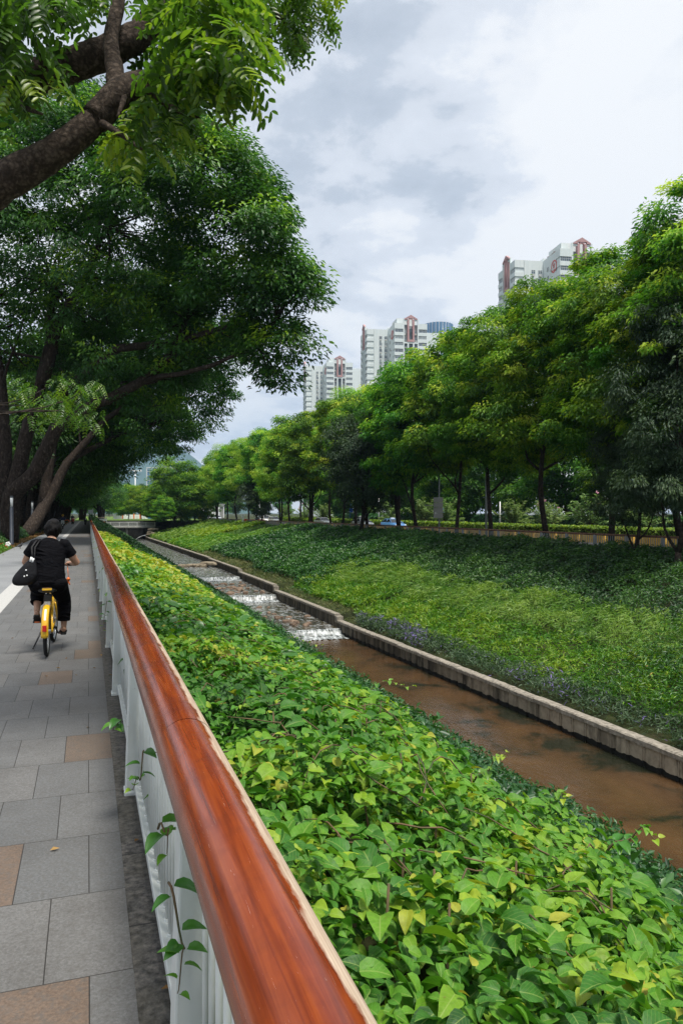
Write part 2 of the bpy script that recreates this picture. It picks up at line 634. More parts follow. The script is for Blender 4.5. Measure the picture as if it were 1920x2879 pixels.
t = Nt('pale_band')
g = t.n('ShaderNodeNewGeometry')
s_ = t.n('ShaderNodeSeparateXYZ', {0: g.outputs['Position']})
p = t.pos()
fy = t.math('FRACT', t.math('DIVIDE', s_.outputs[1], .3))
jy = t.math('LESS_THAN', fy, .02)
fx = t.math('FRACT', t.math('MULTIPLY', s_.outputs[0], 28))
c = t.ramp(t.noise(p, 40, 5, .7), [(.3, (.32, .32, .31)), (.7, (.50, .495, .48))])
c = t.mix(jy, c, (.25, .25, .24))
t.bump(t.math('GREATER_THAN', fx, .5), .35, .004)
M['band'] = t.base(c, .7, .3)

M['asphalt'] = pmat('asphalt', (.045, .045, .047), (.075, .075, .075), 3, .85, .3, bump=.2, bscale=60)

# varnished hand rail, bare where the sun has taken the varnish off its upper outer side
t = Nt('varnished_wood')
oc = t.n('ShaderNodeTexCoord').outputs['Object']
so = t.n('ShaderNodeSeparateXYZ', {0: oc})
gr = t.n('ShaderNodeMapping', {'Scale': (30, 1.1, 30)})
t.t.links.new(oc, gr.inputs[0])
g1 = t.noise(gr.outputs[0], 2.2, 6, .6, .6)
g2 = t.noise(oc, 7, 5, .6)
c = t.ramp(g1, [(.28, (.085, .013, .004)), (.48, (.175, .030, .007)), (.72, (.265, .056, .011))])
c = t.mix(t.ramp(g2, [(.48, (0, 0, 0)), (.74, (.55, .55, .55))]), c, (.075, .012, .006))
gw = t.n('ShaderNodeMapping', {'Scale': (1, .3, 1)})
t.t.links.new(oc, gw.inputs[0])
edge = t.math('ADD', so.outputs[0], t.math('MULTIPLY', t.math('SUBTRACT', t.noise(gw.outputs[0], 16, 6, .65), .5), .055))
mk = t.n('ShaderNodeMapRange', {0: edge, 1: .038, 2: .047})
scr = t.math('GREATER_THAN', t.noise(gr.outputs[0], 9, 3, .8, 1.2), .70)
mask = t.math('MINIMUM', t.math('ADD', mk.outputs[0], t.math('MULTIPLY', scr, .35)), 1.0)
bare = t.ramp(t.noise(gr.outputs[0], 5, 5, .6), [(.3, (.30, .20, .13)), (.7, (.58, .47, .36))])
c = t.mix(mask, c, bare)
t.bump(t.math('ADD', t.math('MULTIPLY', g1, .5), t.math('MULTIPLY', g2, .6)), .12, .006)
M['wood'] = t.base(c, t.math('MULTIPLY_ADD', mask, .42, t.math('MULTIPLY_ADD', g2, .20, .12)), .45, 0, 0.0)
M['wood2'] = pmat('weathered_wood', (.10, .045, .025), (.20, .10, .06), 5, .6)

t = Nt('white_steel_paint')
p = t.pos()
dirt = t.ramp(t.noise(p, 3, 6, .65), [(.45, (0, 0, 0)), (.75, (.55, .55, .55))])
rust = t.ramp(t.noise(p, 22, 5, .7), [(.66, (0, 0, 0)), (.74, (.5, .5, .5))])
c = t.mix(rust, t.mix(dirt, (.62, .65, .63), (.40, .42, .38)), (.20, .13, .07))
M['white_steel'] = t.base(c, .45, .4)
M['grey_steel'] = pmat('grey_steel', (.22, .23, .24), (.32, .33, .33), 5, .5, .4)

# stream water over a brown silt bed
t = Nt('stream_water')
p = t.pos((1, .55, 1))
q = t.pos()
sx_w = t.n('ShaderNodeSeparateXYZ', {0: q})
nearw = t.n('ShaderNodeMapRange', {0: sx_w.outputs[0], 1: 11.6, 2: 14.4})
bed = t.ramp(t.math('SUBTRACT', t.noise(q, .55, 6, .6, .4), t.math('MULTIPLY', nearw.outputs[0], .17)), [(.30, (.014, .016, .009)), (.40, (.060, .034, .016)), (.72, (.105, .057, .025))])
rip = t.math('ADD', t.noise(p, 5.5, 4, .6, .3), t.math('MULTIPLY', t.noise(p, 21, 3, .55), .35))
t.bump(rip, .28, .05)
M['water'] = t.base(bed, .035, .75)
t = Nt('riffle_water')
q = t.pos()
p = t.pos((1, .45, 1))
bed = t.ramp(t.noise(q, 1.3, 6, .6, .4), [(.35, (.014, .018, .013)), (.5, (.04, .036, .02)), (.72, (.085, .065, .034))])
wh = t.ramp(t.noise(p, 3.6, 5, .62, .8), [(.48, (0, 0, 0)), (.66, (.65, .65, .65))])  # white water, with bright sky reflection painted into the colour as well
t.bump(t.math('ADD', t.noise(p, 2.6, 4, .6, .5), t.math('MULTIPLY', t.noise(p, 9, 3, .6), .4)), .40, .09)
M['riffle'] = t.base(t.mix(wh, bed, (.58, .61, .63)), .20, .9)
t = Nt('white_water')
p = t.coord('Object', (7, .8, 1.3))
q = t.coord('Object', (2.2, 2.2, 2.2))
f = t.math('ADD', t.math('MULTIPLY', t.noise(p, 1.5, 5, .6, .3), .6), t.math('MULTIPLY', t.noise(q, 1.0, 6, .65), .55))
c = t.ramp(f, [(.46, (.035, .038, .03)), (.57, (.22, .24, .24)), (.70, (.66, .69, .70))])
t.bump(f, .6, .06)
M['foam'] = t.base(c, .35, .4)

# stained concrete channel wall
t = Nt('channel_concrete')
q = t.pos()
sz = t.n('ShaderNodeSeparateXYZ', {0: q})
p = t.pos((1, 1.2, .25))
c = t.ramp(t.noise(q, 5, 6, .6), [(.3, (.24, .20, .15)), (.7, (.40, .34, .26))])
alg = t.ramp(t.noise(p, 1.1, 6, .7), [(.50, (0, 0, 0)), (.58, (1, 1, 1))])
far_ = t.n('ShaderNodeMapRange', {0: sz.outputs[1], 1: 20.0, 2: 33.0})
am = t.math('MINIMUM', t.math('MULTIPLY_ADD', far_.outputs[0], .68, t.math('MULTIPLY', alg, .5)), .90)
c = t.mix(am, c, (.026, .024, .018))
wet = t.math('LESS_THAN', t.math('ADD', sz.outputs[2], t.math('MULTIPLY', t.noise(q, 3, 4), .22)), -4.99)
c = t.mix(wet, c, (.010, .010, .009))
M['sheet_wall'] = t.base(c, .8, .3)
t = Nt('coping_concrete')
q = t.pos()
c = t.ramp(t.noise(q, 7, 6, .65), [(.3, (.12, .11, .09)), (.55, (.28, .25, .21)), (.8, (.40, .37, .31))])
t.bump(t.noise(q, 25, 5), .5, .02)
M['coping'] = t.base(c, .9, .2)
M['rock'] = pmat('brown_rock', (.11, .075, .052), (.27, .19, .135), 3, .75, .3, bump=.5, bscale=9, bdist=.04)
M['slab'] = pmat('flat_rock', (.16, .13, .09), (.30, .25, .18), 2, .8, .3, bump=.5, bscale=7, bdist=.04)

t = Nt('dark_bark')
p = t.coord('Object', (1, 1, .45))
h = t.noise(p, 9, 6, .7, .4)
c = t.ramp(h, [(.35, (.012, .009, .007)), (.56, (.042, .031, .025)), (.72, (.13, .105, .086))])
t.bump(h, .9, .05)
M['bark_pale'] = t.base(c, .9, .2)
M['bark'] = pmat('street_bark', (.010, .008, .006), (.05, .038, .03), 7, .9, .2, bump=.8, bscale=9, bdist=.05)
t = Nt('near_bark')
p = t.coord('Object')
v = t.n('ShaderNodeTexVoronoi', {'Vector': p, 'Scale': 24.0}, feature='DISTANCE_TO_EDGE')
h = t.math('MULTIPLY_ADD', t.noise(p, 17, 7, .75, .5), .85, t.math('MULTIPLY', v.outputs[0], .35))
c = t.ramp(h, [(.28, (.010, .008, .007)), (.46, (.040, .029, .022)), (.66, (.125, .095, .075))])
t.bump(h, .8, .03)
M['bark_near'] = t.base(c, .9, .2)
M['twig'] = pmat('twig', (.05, .035, .02), (.12, .08, .045), 9, .8)
M['vine_stem'] = pmat('vine_stem', (.045, .06, .02), (.14, .08, .04), 9, .8)

# towers
t = Nt('tower_white_wall')
q = t.coord('Object')
p = t.coord('Object', (1, 1, .12))
c = t.ramp(t.noise(p, 1.4, 6, .7), [(.4, (.60, .66, .66)), (.7, (.70, .74, .74))])
M['tower_white'] = t.base(c, .8, .3)
M['tower_grey'] = pmat('tower_grey_wall', (.25, .27, .27), (.31, .33, .33), .5, .8)
M['tower_pink'] = pmat('tower_pink_frame', (.40, .235, .235), (.45, .27, .27), .5, .8)
M['tower_red'] = pmat('emblem_red', (.55, .08, .07), None, rough=.7)
t = Nt('tower_glass')
oi = t.n('ShaderNodeObjectInfo')
c = t.ramp(oi.outputs['Random'], [(0, (.03, .05, .08)), (.5, (.10, .14, .18)), (1, (.30, .33, .34))])
M['tower_glass'] = t.base(c, .12, .6)
M['tower_frame'] = pmat('window_frame_white', (.5, .53, .53), None, rough=.6)
M['aircon'] = pmat('air_conditioner_shell', (.5, .5, .48), None, rough=.6)
M['dark_glass'] = pmat('dark_glass_strip', (.04, .055, .06), (.10, .13, .14), .4, .2, .6)
M['blue_glass'] = pmat('blue_glass', (.05, .13, .26), (.10, .22, .36), .03, .15, .7)
M['roof_clutter'] = pmat('roof_clutter', (.2, .17, .15), None, rough=.8)

# bicycle, person and small things
M['yellow'] = pmat('yellow_enamel', (.72, .40, .012), (.78, .46, .02), 6, .32, .5, coat=.3)
M['black_rubber'] = pmat('black_rubber', (.012, .012, .013), (.02, .02, .021), 9, .75, .3)
M['black_plastic'] = pmat('black_plastic', (.014, .014, .015), None, rough=.4)
M['silver'] = pmat('silver_metal', (.45, .46, .47), None, rough=.35, metal=.9)
M['red_lens'] = pmat('red_lens', (.55, .015, .01), None, rough=.2, coat=.5)
M['orange'] = pmat('orange_plastic', (.75, .16, .02), None, rough=.4)
M['white_paint'] = pmat('white_paint', (.72, .73, .73), (.78, .79, .79), 3, .4)
M['skin'] = pmat('skin', (.42, .23, .15), (.47, .27, .18), 9, .5, .4)
t = Nt('black_hair')
p = t.coord('Object', (60, 60, 9))
h = t.noise(p, 3, 4, .6)
t.bump(h, .6, .01)
M['hair'] = t.base(t.ramp(h, [(.3, (.002, .0018, .002)), (.7, (.007, .006, .0065))]), .55, .14)
t = Nt('black_cloth')
p = t.coord('Object', (1, 1, 2.2))
h = t.noise(p, 5, 4, .55, .6)
t.bump(h, .9, .04)
M['black_cloth'] = t.base(t.ramp(t.noise(p, 60, 2), [(.3, (.0035, .0035, .0045)), (.7, (.007, .007, .009))]), .9, .06)
M['black_leather'] = pmat('black_leather', (.005, .005, .006), (.012, .012, .014), 7, .5, .18, bump=.5, bscale=12, bdist=.02)
M['navy'] = pmat('navy_cloth', (.02, .03, .09), None, rough=.8)
M['car_white'] = pmat('white_car_paint', (.70, .71, .72), None, rough=.25, coat=.6)
M['car_black'] = pmat('black_car_paint', (.015, .016, .02), None, rough=.2, coat=.6)
M['car_silver'] = pmat('silver_car_paint', (.34, .36, .40), None, rough=.25, coat=.6)
M['car_blue'] = pmat('blue_car_paint', (.08, .22, .48), None, rough=.25, coat=.6)
M['car_glass'] = pmat('car_glass', (.02, .025, .03), None, rough=.08, spec=.7)
M['lamp_glass'] = pmat('clear_lamp', (.75, .76, .76), None, rough=.15)
M['post_blue'] = pmat('dark_blue_grey_post', (.035, .045, .065), (.06, .07, .09), 6, .45)
M['road_yellow'] = pmat('yellow_barrier', (.80, .48, .05), (.85, .60, .16), .8, .6)
M['sign_grey'] = pmat('grey_sign_back', (.20, .20, .19), (.27, .27, .25), 1, .6)
M['sign_blue'] = pmat('blue_sign', (.02, .10, .42), None, rough=.4)
M['red_paint'] = pmat('red_paint', (.55, .06, .03), None, rough=.5)
M['blue_paint'] = pmat('blue_paint', (.03, .22, .52), None, rough=.5)
M['petal_red'] = pmat('red_petal', (.65, .02, .015), None, rough=.6)
M['petal_white'] = pmat('white_petal', (.7, .7, .68), None, rough=.6)
M['bird'] = pmat('dark_plumage', (.012, .012, .016), (.03, .03, .035), 20, .6)
M['concrete'] = pmat('grey_concrete', (.20, .20, .19), (.30, .30, .28), 1.5, .85, .3, bump=.2)
M['dark_concrete'] = pmat('near_black_concrete', (.012, .012, .012), (.03, .03, .028), 1.0, .9, .2)  # near-black concrete for weir sills, culvert walls and parapet
M['teal'] = pmat('teal_booth', (.015, .13, .15), None, rough=.5)
t = Nt('wooded_hill')
q = t.pos()
c = t.ramp(t.noise(q, .009, 9, .7), [(.3, (.022, .055, .03)), (.6, (.045, .09, .04)), (.78, (.10, .14, .07))])
M['hill'] = t.base(c, .95, .1)

# ------------------------------------------------------------------ the channel: ground profile
WX_Y = np.array([-60, 0, 15.7, 41, 56, 70, 82, 165, 400.])
WX_X = np.array([15.6, 15.1, 14.7, 14.0, 13.9, 13.85, 13.8, 12.4, 12.4])
WEIR_Y = [41.1, 56.3, 70.5, 88.0]
LEVEL = [-5.25, -4.90, -4.50, -4.25, -4.12]
TOPS = [-4.50, -4.17, -3.80, -3.55, -3.43]


def wall_x(y):
    return np.interp(y, WX_Y, WX_X)


def seg(y):
    return np.searchsorted(np.array(WEIR_Y), y)


def level(y):
    return np.array(LEVEL)[seg(y)]


def wtop(y):
    return np.array(TOPS)[seg(np.asarray(y) - .9)]


def columns(Y):
    """X and Z of the ground profile's columns for each Y"""
    Y = np.asarray(Y, float)
    xw, zt, zw = wall_x(Y), wtop(Y), level(Y)
    o = np.ones_like(Y)
    cx = [-7800 * o, -60 * o, -3.6 * o, .30 * o, .45 * o, 1.6 * o, 3.0 * o, 8.3 * o, 8.9 * o, xw, xw + .03, xw + 1.2, xw + .55 * (27.3 - xw), 27.3 * o, 30.5 * o, 60 * o, 7800 * o]
    zm = zt + .35 + .47 * (-.5 - zt - .35)
    cz = [-.03 * o, -.03 * o, -.03 * o, -.03 * o, -.1 * o, -.25 * o, -1.0 * o, zw - .15, zw - .55, zw - .55, zt - .12, zt + .12, zm, -.5 * o, -.5 * o, -.45 * o, -.45 * o]
    filled = np.clip((Y - 179.0) / .05, 0, 1)
    cz = [z * (1 - filled) + (-.06) * filled for z in cz]
    return np.stack(cx, 1), np.stack(cz, 1)


def ground_z(x, y):
    cx, cz = columns(y)
    out = np.zeros(len(x))
    for k in range(cx.shape[1] - 1):
        m = (x >= cx[:, k]) & (x <= cx[:, k + 1])
        f = (x[m] - cx[m, k]) / np.maximum(cx[m, k + 1] - cx[m, k], 1e-6)
        out[m] = cz[m, k] * (1 - f) + cz[m, k + 1] * f
    return out


ys = sorted(set(list(np.arange(-60, 179, 3.0)) + [w + d for w in WEIR_Y for d in (-.02, .02, .88, .92)] + [178.98, 179.06, 186, 260, 600, 2950, 7800]))
ys = [-7800.0] + ys
CX, CZ = columns(ys)
ny, nc = CX.shape
V = np.stack([CX, np.repeat(np.array(ys)[:, None], nc, 1), CZ], 2).reshape(-1, 3)
ii, kk = np.meshgrid(np.arange(ny - 1), np.arange(nc - 1), indexing='ij')
a_ = (ii * nc + kk).ravel()
F = np.stack([a_, a_ + 1, a_ + nc + 1, a_ + nc], 1)
tag(link('ground', tri_mesh('ground', V, F, M['soil'])), 'dark soil under the planting, falling into the channel', 'ground', kind='structure')


def sheet(name, x0, x1, y0, y1, z, mat, label, cat, kind='structure'):
    m = MB()
    m.quad((x0, y0, z), (x1, y0, z), (x1, y1, z), (x0, y1, z))
    return tag(m.build(name, mat), label, cat, kind=kind)


sheet('pavement', -1.45, .167, -12, 178, 0, M['paving'], 'granite slab walkway beside the wooden handrail', 'pavement')
sheet('cycle_lane', -3.55, -1.79, -12, 178, 0, M['lane'], 'smooth grey cycle lane left of the pale band', 'path')
sheet('path_band', -1.79, -1.45, -12, 178, .002, M['band'], 'pale textured strip dividing walkway and cycle lane', 'path strip')
sheet('path_border', .167, .33, -12, 178, -.002, M['border'], 'dark rough stone edging at the foot of the railing', 'path edge')
sheet('side_road', -22, -8.2, -12, 260, -.01, M['asphalt'], 'asphalt side road behind the big trees', 'road')
sheet('main_road', 31.2, 57, -30, 400, -.40, M['asphalt'], 'asphalt main road beyond the far bank', 'road')
sheet('lawn', -3.4, 32, 186, 420, -.02, M['far_ground'], 'green lawn beyond the bridge', 'lawn')
t = Nt('lawn_grass')
p = t.pos()
M['lawn_flat'] = t.base(t.ramp(t.noise(p, .5, 6), [(.3, (.07, .15, .02)), (.7, (.16, .24, .04))]), .9, .2)
D.objects['lawn'].data.materials[0] = M['lawn_flat']

# water pools between the weirs
bounds = [-60] + WEIR_Y + [178.9]
for k in range(5):
    y0, y1 = bounds[k] + (.06 if 0 < k < 4 else 0), bounds[k + 1] + (.06 if k < 3 else 0)
    m = MB()
    yy = np.linspace(y0, y1, 12)
    for a, b in zip(yy[:-1], yy[1:]):
        z = LEVEL[k]
        m.quad((7.6, a, z), (wall_x(a) + .01, a, z), (wall_x(b) + .01, b, z), (7.6, b, z))
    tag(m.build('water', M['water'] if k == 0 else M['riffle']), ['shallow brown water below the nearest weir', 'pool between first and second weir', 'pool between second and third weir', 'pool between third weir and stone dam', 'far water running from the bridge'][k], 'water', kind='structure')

# weirs
for k in range(3):
    wy, zt, zb = WEIR_Y[k], LEVEL[k + 1], LEVEL[k]
    xw = float(wall_x(wy))
    w = thing('weir', ['nearest low weir with white falling water', 'second low weir, below the stony pool', 'third low weir, just below the stepping stones'][k], 'weir', (0, wy, 0), 0, 'weirs across the stream')
    s = MB()
    s.box(7.9, xw - .18, -.10, .35, zb - .5, zt - .035)
    s.build('sill', M['dark_concrete'], w)
    f = MB()
    nx = 90
    prof = [(.16, zt - .03), (.06, zt + .004), (-.10, zt - .04), (-.24, zt - .55 * (zt - zb)), (-.30, zb + .06), (-.55, zb + .05), (-.9, zb + .03), (-1.5, zb + .004)]
    vs = []
    for i in range(nx + 1):
        x = 7.8 + (xw - .21 - 7.8) * i / nx
        for q, (py, pz) in enumerate(prof):
            j = .0 if q < 2 else (.05 if q < 5 else .16)
            vs.append((x, py + random.uniform(-j, j), pz + random.uniform(-.5, .6) * (0 if q < 1 else .06 if q > 3 else .03) + (.0)))
    fs = [(i * 8 + q, i * 8 + q + 1, (i + 1) * 8 + q + 1, (i + 1) * 8 + q) for i in range(nx) for q in range(7)]
    f.add(vs, fs, True)
    f.build('falling_water', M['foam'], w)

# retaining wall of the stream: coping and ribbed panels, stepping up at each weir
wall = thing('channel_wall', 'stepped concrete retaining wall with stone coping along the stream', 'wall')
pan, cop = MB(), []
y = -14.0
while y < 177:
    L = .62
    x0, x1 = float(wall_x(y)), float(wall_x(y + L))
    zt, zw = float(wtop(y + L / 2)), float(level(y + L / 2)) - .6
    off = .0
    n = .5
    for (a, b, o) in ((0, .40, .0), (.40, .46, .02), (.46, .56, .045), (.56, .62, .02)):
        xa, xb = x0 + (x1 - x0) * a / L, x0 + (x1 - x0) * b / L
        pan.quad((xa - .17 + o, y + a, zw), (xb - .17 + o, y + b, zw), (xb - .17 + o, y + b, zt - .16), (xa - .17 + o, y + a, zt - .16))
    for (b, oa, ob) in ((0, .02, .0), (.40, .0, .02), (.46, .02, .045), (.56, .045, .02)):
        xb = x0 + (x1 - x0) * b / L
        pan.quad((xb - .17 + oa, y + b, zw), (xb - .17 + ob, y + b, zw), (xb - .17 + ob, y + b, zt - .16), (xb - .17 + oa, y + b, zt - .16))
    y += L
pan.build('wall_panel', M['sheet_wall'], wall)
segs = [-14.0] + [w + .9 for w in WEIR_Y] + [177.0]
cp = MB()
for k in range(5):
    y = segs[k]
    while y < segs[k + 1] - .05:
        L = min(random.uniform(1.1, 1.5), segs[k + 1] - y)
        x0, x1, zt = float(wall_x(y)), float(wall_x(y + L)), TOPS[k]
        j, jz = random.uniform(-.012, .012), random.uniform(-.012, .012)
        e_ = .006
        nseg = 5
        vs = []
        for i in range(nseg + 1):
            yy_ = y + e_ + (L - 2 * e_) * i / nseg
            xx = x0 + (x1 - x0) * i / nseg + j
            for (px, pz) in ((-.23, -.16), (-.235, -.035), (-.20, 0), (.08, .005), (.14, -.03), (.14, -.16)):
                vs.append((xx + px + random.uniform(-.008, .008), yy_, zt + jz + pz + random.uniform(-.008, .008)))
        fs = [(i * 6 + q, i * 6 + (q + 1) % 6, (i + 1) * 6 + (q + 1) % 6, (i + 1) * 6 + q) for i in range(nseg) for q in range(6)]
        fs += [(5, 4, 3, 2, 1, 0), tuple(nseg * 6 + q for q in range(6))]
        cp.add(vs, fs)
        y += L
    # end face of the step up and the two stone treads in front of it
    if k:
        yb, x0 = segs[k], float(wall_x(segs[k]))
        cp.box(x0 - .24, x0 + .15, yb - .42, yb - .01, TOPS[k - 1] + .012, TOPS[k] - .11)
cp.build('coping', M['coping'], wall)


# ------------------------------------------------------------------ planting on the banks
def patch(name, label, cat, mat, tmpl, sampler, n, llen, asp, hgt, up=1.0, spread=.6, droop=0.0, tint=(.5, .25), clump=1.2, camscale=True, smooth=False, dirbias=None, lo=.35, gaps=1.0):
    """ground cover: n leaves over a region of ground, as tufts of plants"""
    x, y = sampler(n)
    cn = fbm(x / clump, y / clump)
    fine = fbm(x / (clump * .33) + 20, y / (clump * .33) + 7)
    gap = (fine * .6 + fbm(x / (clump * .2) + 2, y / (clump * .2) + 31) * .6) > rng.uniform(.40, .62, len(x)) * gaps
    x, y, cn, fine = x[gap], y[gap], cn[gap], fine[gap]
    z0 = ground_z(x, y)
    h = hgt * (lo + .9 * cn + .35 * fine)
    z = z0 + h * rng.random(len(x)) ** .5
    pos = np.stack([x, y, z], 1)
    dist = np.sqrt(x * x + y * y + 9)
    L = llen * rng.uniform(.7, 1.3, len(x))
    if camscale:
        L = L * np.maximum(1, dist / 30)
    nr = sph(len(x)) * spread
    nr[:, 2] += up
    nr[:, 0] -= .25
    dv = sph(len(x))
    dv[:, 2] = dv[:, 2] * .4 - droop
    if dirbias is not None:
        dv += np.array(dirbias)
    ti = np.clip(tint[0] + (cn - .5) * 1.1 + (fine - .5) * .5 + rng.normal(0, tint[1], len(x)), 0, 1)
    V, F, T = leaf_arrays(pos, nr, dv, L, L * asp, tmpl, ti)
    o = link(name, tri_mesh(name, V, F, mat, T, smooth))
    return tag(o, label, cat, kind='stuff')


def bank_s(y0, y1, f0, f1, wob=.06):
    """points on the right bank between fractions f0..f1 of the way wall -> crest"""
    def g(n):
        # denser close to the camera
        yy = y0 + (y1 - y0) * rng.random(n) ** 1.25
        w = (fbm(yy / 5.0 + 3, yy * 0 + f0 * 9) - .5) * 2 * wob
        w2 = (fbm(yy / 5.0 + 3, yy * 0 + f1 * 9) - .5) * 2 * wob
        a = f0 + (w if f0 > .02 else 0)
        b = f1 + (w2 if f1 < .98 else 0)
        f = a + (b - a) * rng.random(n)
        xw = wall_x(yy) + .15
        return xw + f * (27.6 - xw), yy
    return g


patch('bluebell_plant', 'bluish low plants with purple flowers along the wall coping', 'flower bed', M['leaf_blue'], T_BLADE, bank_s(6, 40, 0.0, .085, .03), 24000, .16, .17, .55, .5, .7, -.5, (.45, .28), 1.0, lo=.2)
patch('lime_groundcover', 'yellow green low groundcover above the purple flowers', 'groundcover', M['leaf_lime'], T_BLADE, bank_s(6, 56, .06, .30, .05), 52000, .19, .20, .52, .6, .75, -.15, (.46, .2), 1.0, lo=.15)
patch('feathery_grass', 'pale feathery arching grass band on the far bank', 'grass', M['leaf_feather'], T_BLADE, bank_s(10, 57, .28, .50, .06), 50000, .26, .11, .75, .55, .6, .15, (.60, .16), .9, lo=.12, dirbias=(-.9, -.5, 0))
patch('dark_groundcover', 'dense dark green groundcover on the upper far bank', 'groundcover', M['leaf_bank'], T_DIAMOND, bank_s(12, 62, .48, 1.02, .05), 120000, .13, .42, .75, .8, .75, 0, (.48, .24), 1.3, lo=.12)
patch('mid_bank_groundcover', 'dark leafy groundcover beside the stony pools', 'groundcover', M['leaf_bank'], T_DIAMOND, bank_s(53, 98, .09, 1.02, .05), 95000, .13, .42, .85, .8, .75, 0, (.55, .24), 1.7, lo=.12)
patch('grass_verge', 'thin dry grass verge behind the wall coping', 'grass', M['leaf_verge'], T_BLADE, bank_s(38, 100, 0, .12, .03), 14000, .11, .16, .10, .4, .8, -.4, (.45, .25), 1.0)
patch('pale_groundcover', 'pale green strip climbing the far bank', 'groundcover', M['leaf_lawn'], T_DIAMOND, bank_s(97, 108, 0.02, 1.02, .0), 16000, .13, .4, .6, .9, .6, 0, (.62, .18), 2.0)
patch('darker_lawn', 'even darker green grass panel on the far bank', 'grass', M['leaf_lawn'], T_BLADE, bank_s(108, 124, .45, 1.02, .0), 14000, .12, .3, .16, .5, .5, -.5, (.18, .12), 3.0)  # darker green tint than the neighbouring grass
patch('bright_groundcover', 'bright green groundcover low on the distant bank', 'groundcover', M['leaf_lime'], T_DIAMOND, bank_s(108, 135, 0.02, .5, .0), 16000, .13, .4, .5, .9, .6, 0, (.30, .18), 2.0)
patch('golden_groundcover', 'yellow green mound of groundcover on the distant bank', 'groundcover', M['leaf_lime'], T_DIAMOND, bank_s(122, 142, .3, 1.02, .0), 16000, .13, .4, .7, .9, .6, 0, (.55, .15), 2.0)
patch('distant_groundcover', 'green groundcover on the bank next to the bridge', 'groundcover', M['leaf_lawn'], T_DIAMOND, bank_s(138, 176, 0.02, 1.02, .0), 18000, .13, .4, .6, .9, .6, 0, (.4, .2), 2.0)


patch('bank_bush', 'fresh green bush on the far bank at the right edge of the photo', 'bush', M['leaf_vine'], T_DIAMOND, bank_s(11, 21.5, .03, .42, .10), 16000, .17, .24, 1.5, .7, .8, 0, (.30, .2), 1.1, lo=.1)

# ---- the vine hedge right of the handrail
def vine_top(x, y):
    xe = np.where(y < 18, 2.62, np.interp(y, [18, 30, 46], [2.62, 2.2, 2.0]))
    t = np.clip((x - .42) / (xe - .42), 0, 1.25)
    z = .73 - .20 * t - .62 * t ** 2.2
    z = np.where(t > 1, z - (t - 1) * 3.2, z)
    return z + .33 * (fbm(x / .5, y / .5) - .53) + .18 * (fbm(x / 1.6 + 9, y / 1.6) - .5)


def vines(y0, y1, n, llen, tmpl, tint0, smooth, depth, asp=.72):
    xe = 3.05 if y0 < 18 else 2.6
    x = rng.uniform(.40, xe, n)
    y = rng.uniform(y0, y1, n)
    z = vine_top(x, y) - depth * rng.random(n) ** 1.4 + .05 * rng.random(n)
    # the face towards the railing
    k = n // 9
    x2, y2 = rng.uniform(.36, .44, k), rng.uniform(y0, y1, k)
    z2 = vine_top(x2, y2) - rng.uniform(0, .75, k)
    x, y, z = np.concatenate([x, x2]), np.concatenate([y, y2]), np.concatenate([z, z2])
    N = len(x)
    nr = sph(N) * .62
    nr[:, 2] += 1.0
    nr[:, 0] += .18
    nr[n:, 0] -= .9
    dv = sph(N)
    dv[:, 2] = -.25
    dv[:, 0] += .25
    dv[:, 1] -= .25
    L = llen * np.clip(rng.lognormal(0, .38, N), .45, 2.2)
    cl = fbm(x / .8 + 4, y / .8)
    t0 = np.interp(y, [0, 9, 16, 26, 46], tint0)
    ti = np.clip(t0 + (cl - .5) * 1.1 + rng.normal(0, .16, N), 0, .94)
    young = rng.random(N) < np.interp(y, [0, 10, 20], [.018, .035, .06])
    ti = np.where(young, rng.uniform(.85, 1.0, N), ti)
    L = np.where(young, L * .7, L)
    return leaf_arrays(np.stack([x, y, z], 1), nr, dv, L, L * asp, tmpl, ti)


TN = [.36, .46, .78, .90, .88]  # leaves yellower farther along; the sunlit stretch is painted into this tint too
parts = [vines(.2, 6.5, 33000, .054, T_OVATE, TN, True, .30, .70)]
V, F, T = merge(parts)
vm = tri_mesh('vine_hedge', V, F, M['leaf_vine_near'], T, True)
la = vm.attributes.new('lf', 'FLOAT_VECTOR', 'POINT')
la.data.foreach_set('vector', np.tile(T_OVATE[0] * np.array([1, 1, 0]), (len(V) // len(T_OVATE[0]), 1)).astype(np.float32).ravel())
o = link('vine_hedge', vm)
tag(o, 'leafy green climbing vine spread over the near bank beside the handrail', 'vine hedge', kind='stuff')
V, F, T = merge([vines(6.5, 16, 30000, .074, T_LEAF6, TN, False, .28), vines(16, 46, 52000, .10, T_LEAF6, TN, False, .25)])
o = link('vine_hedge', tri_mesh('vine_hedge', V, F, M['leaf_vine'], T, False))
tag(o, 'yellow green vine spread farther along the handrail', 'vine hedge', kind='stuff')

# bushes lower on the near bank, and dark shrubs farther on
def slope_shrub(x, y):
    top = EYE - x / 1.64 - .18
    return top


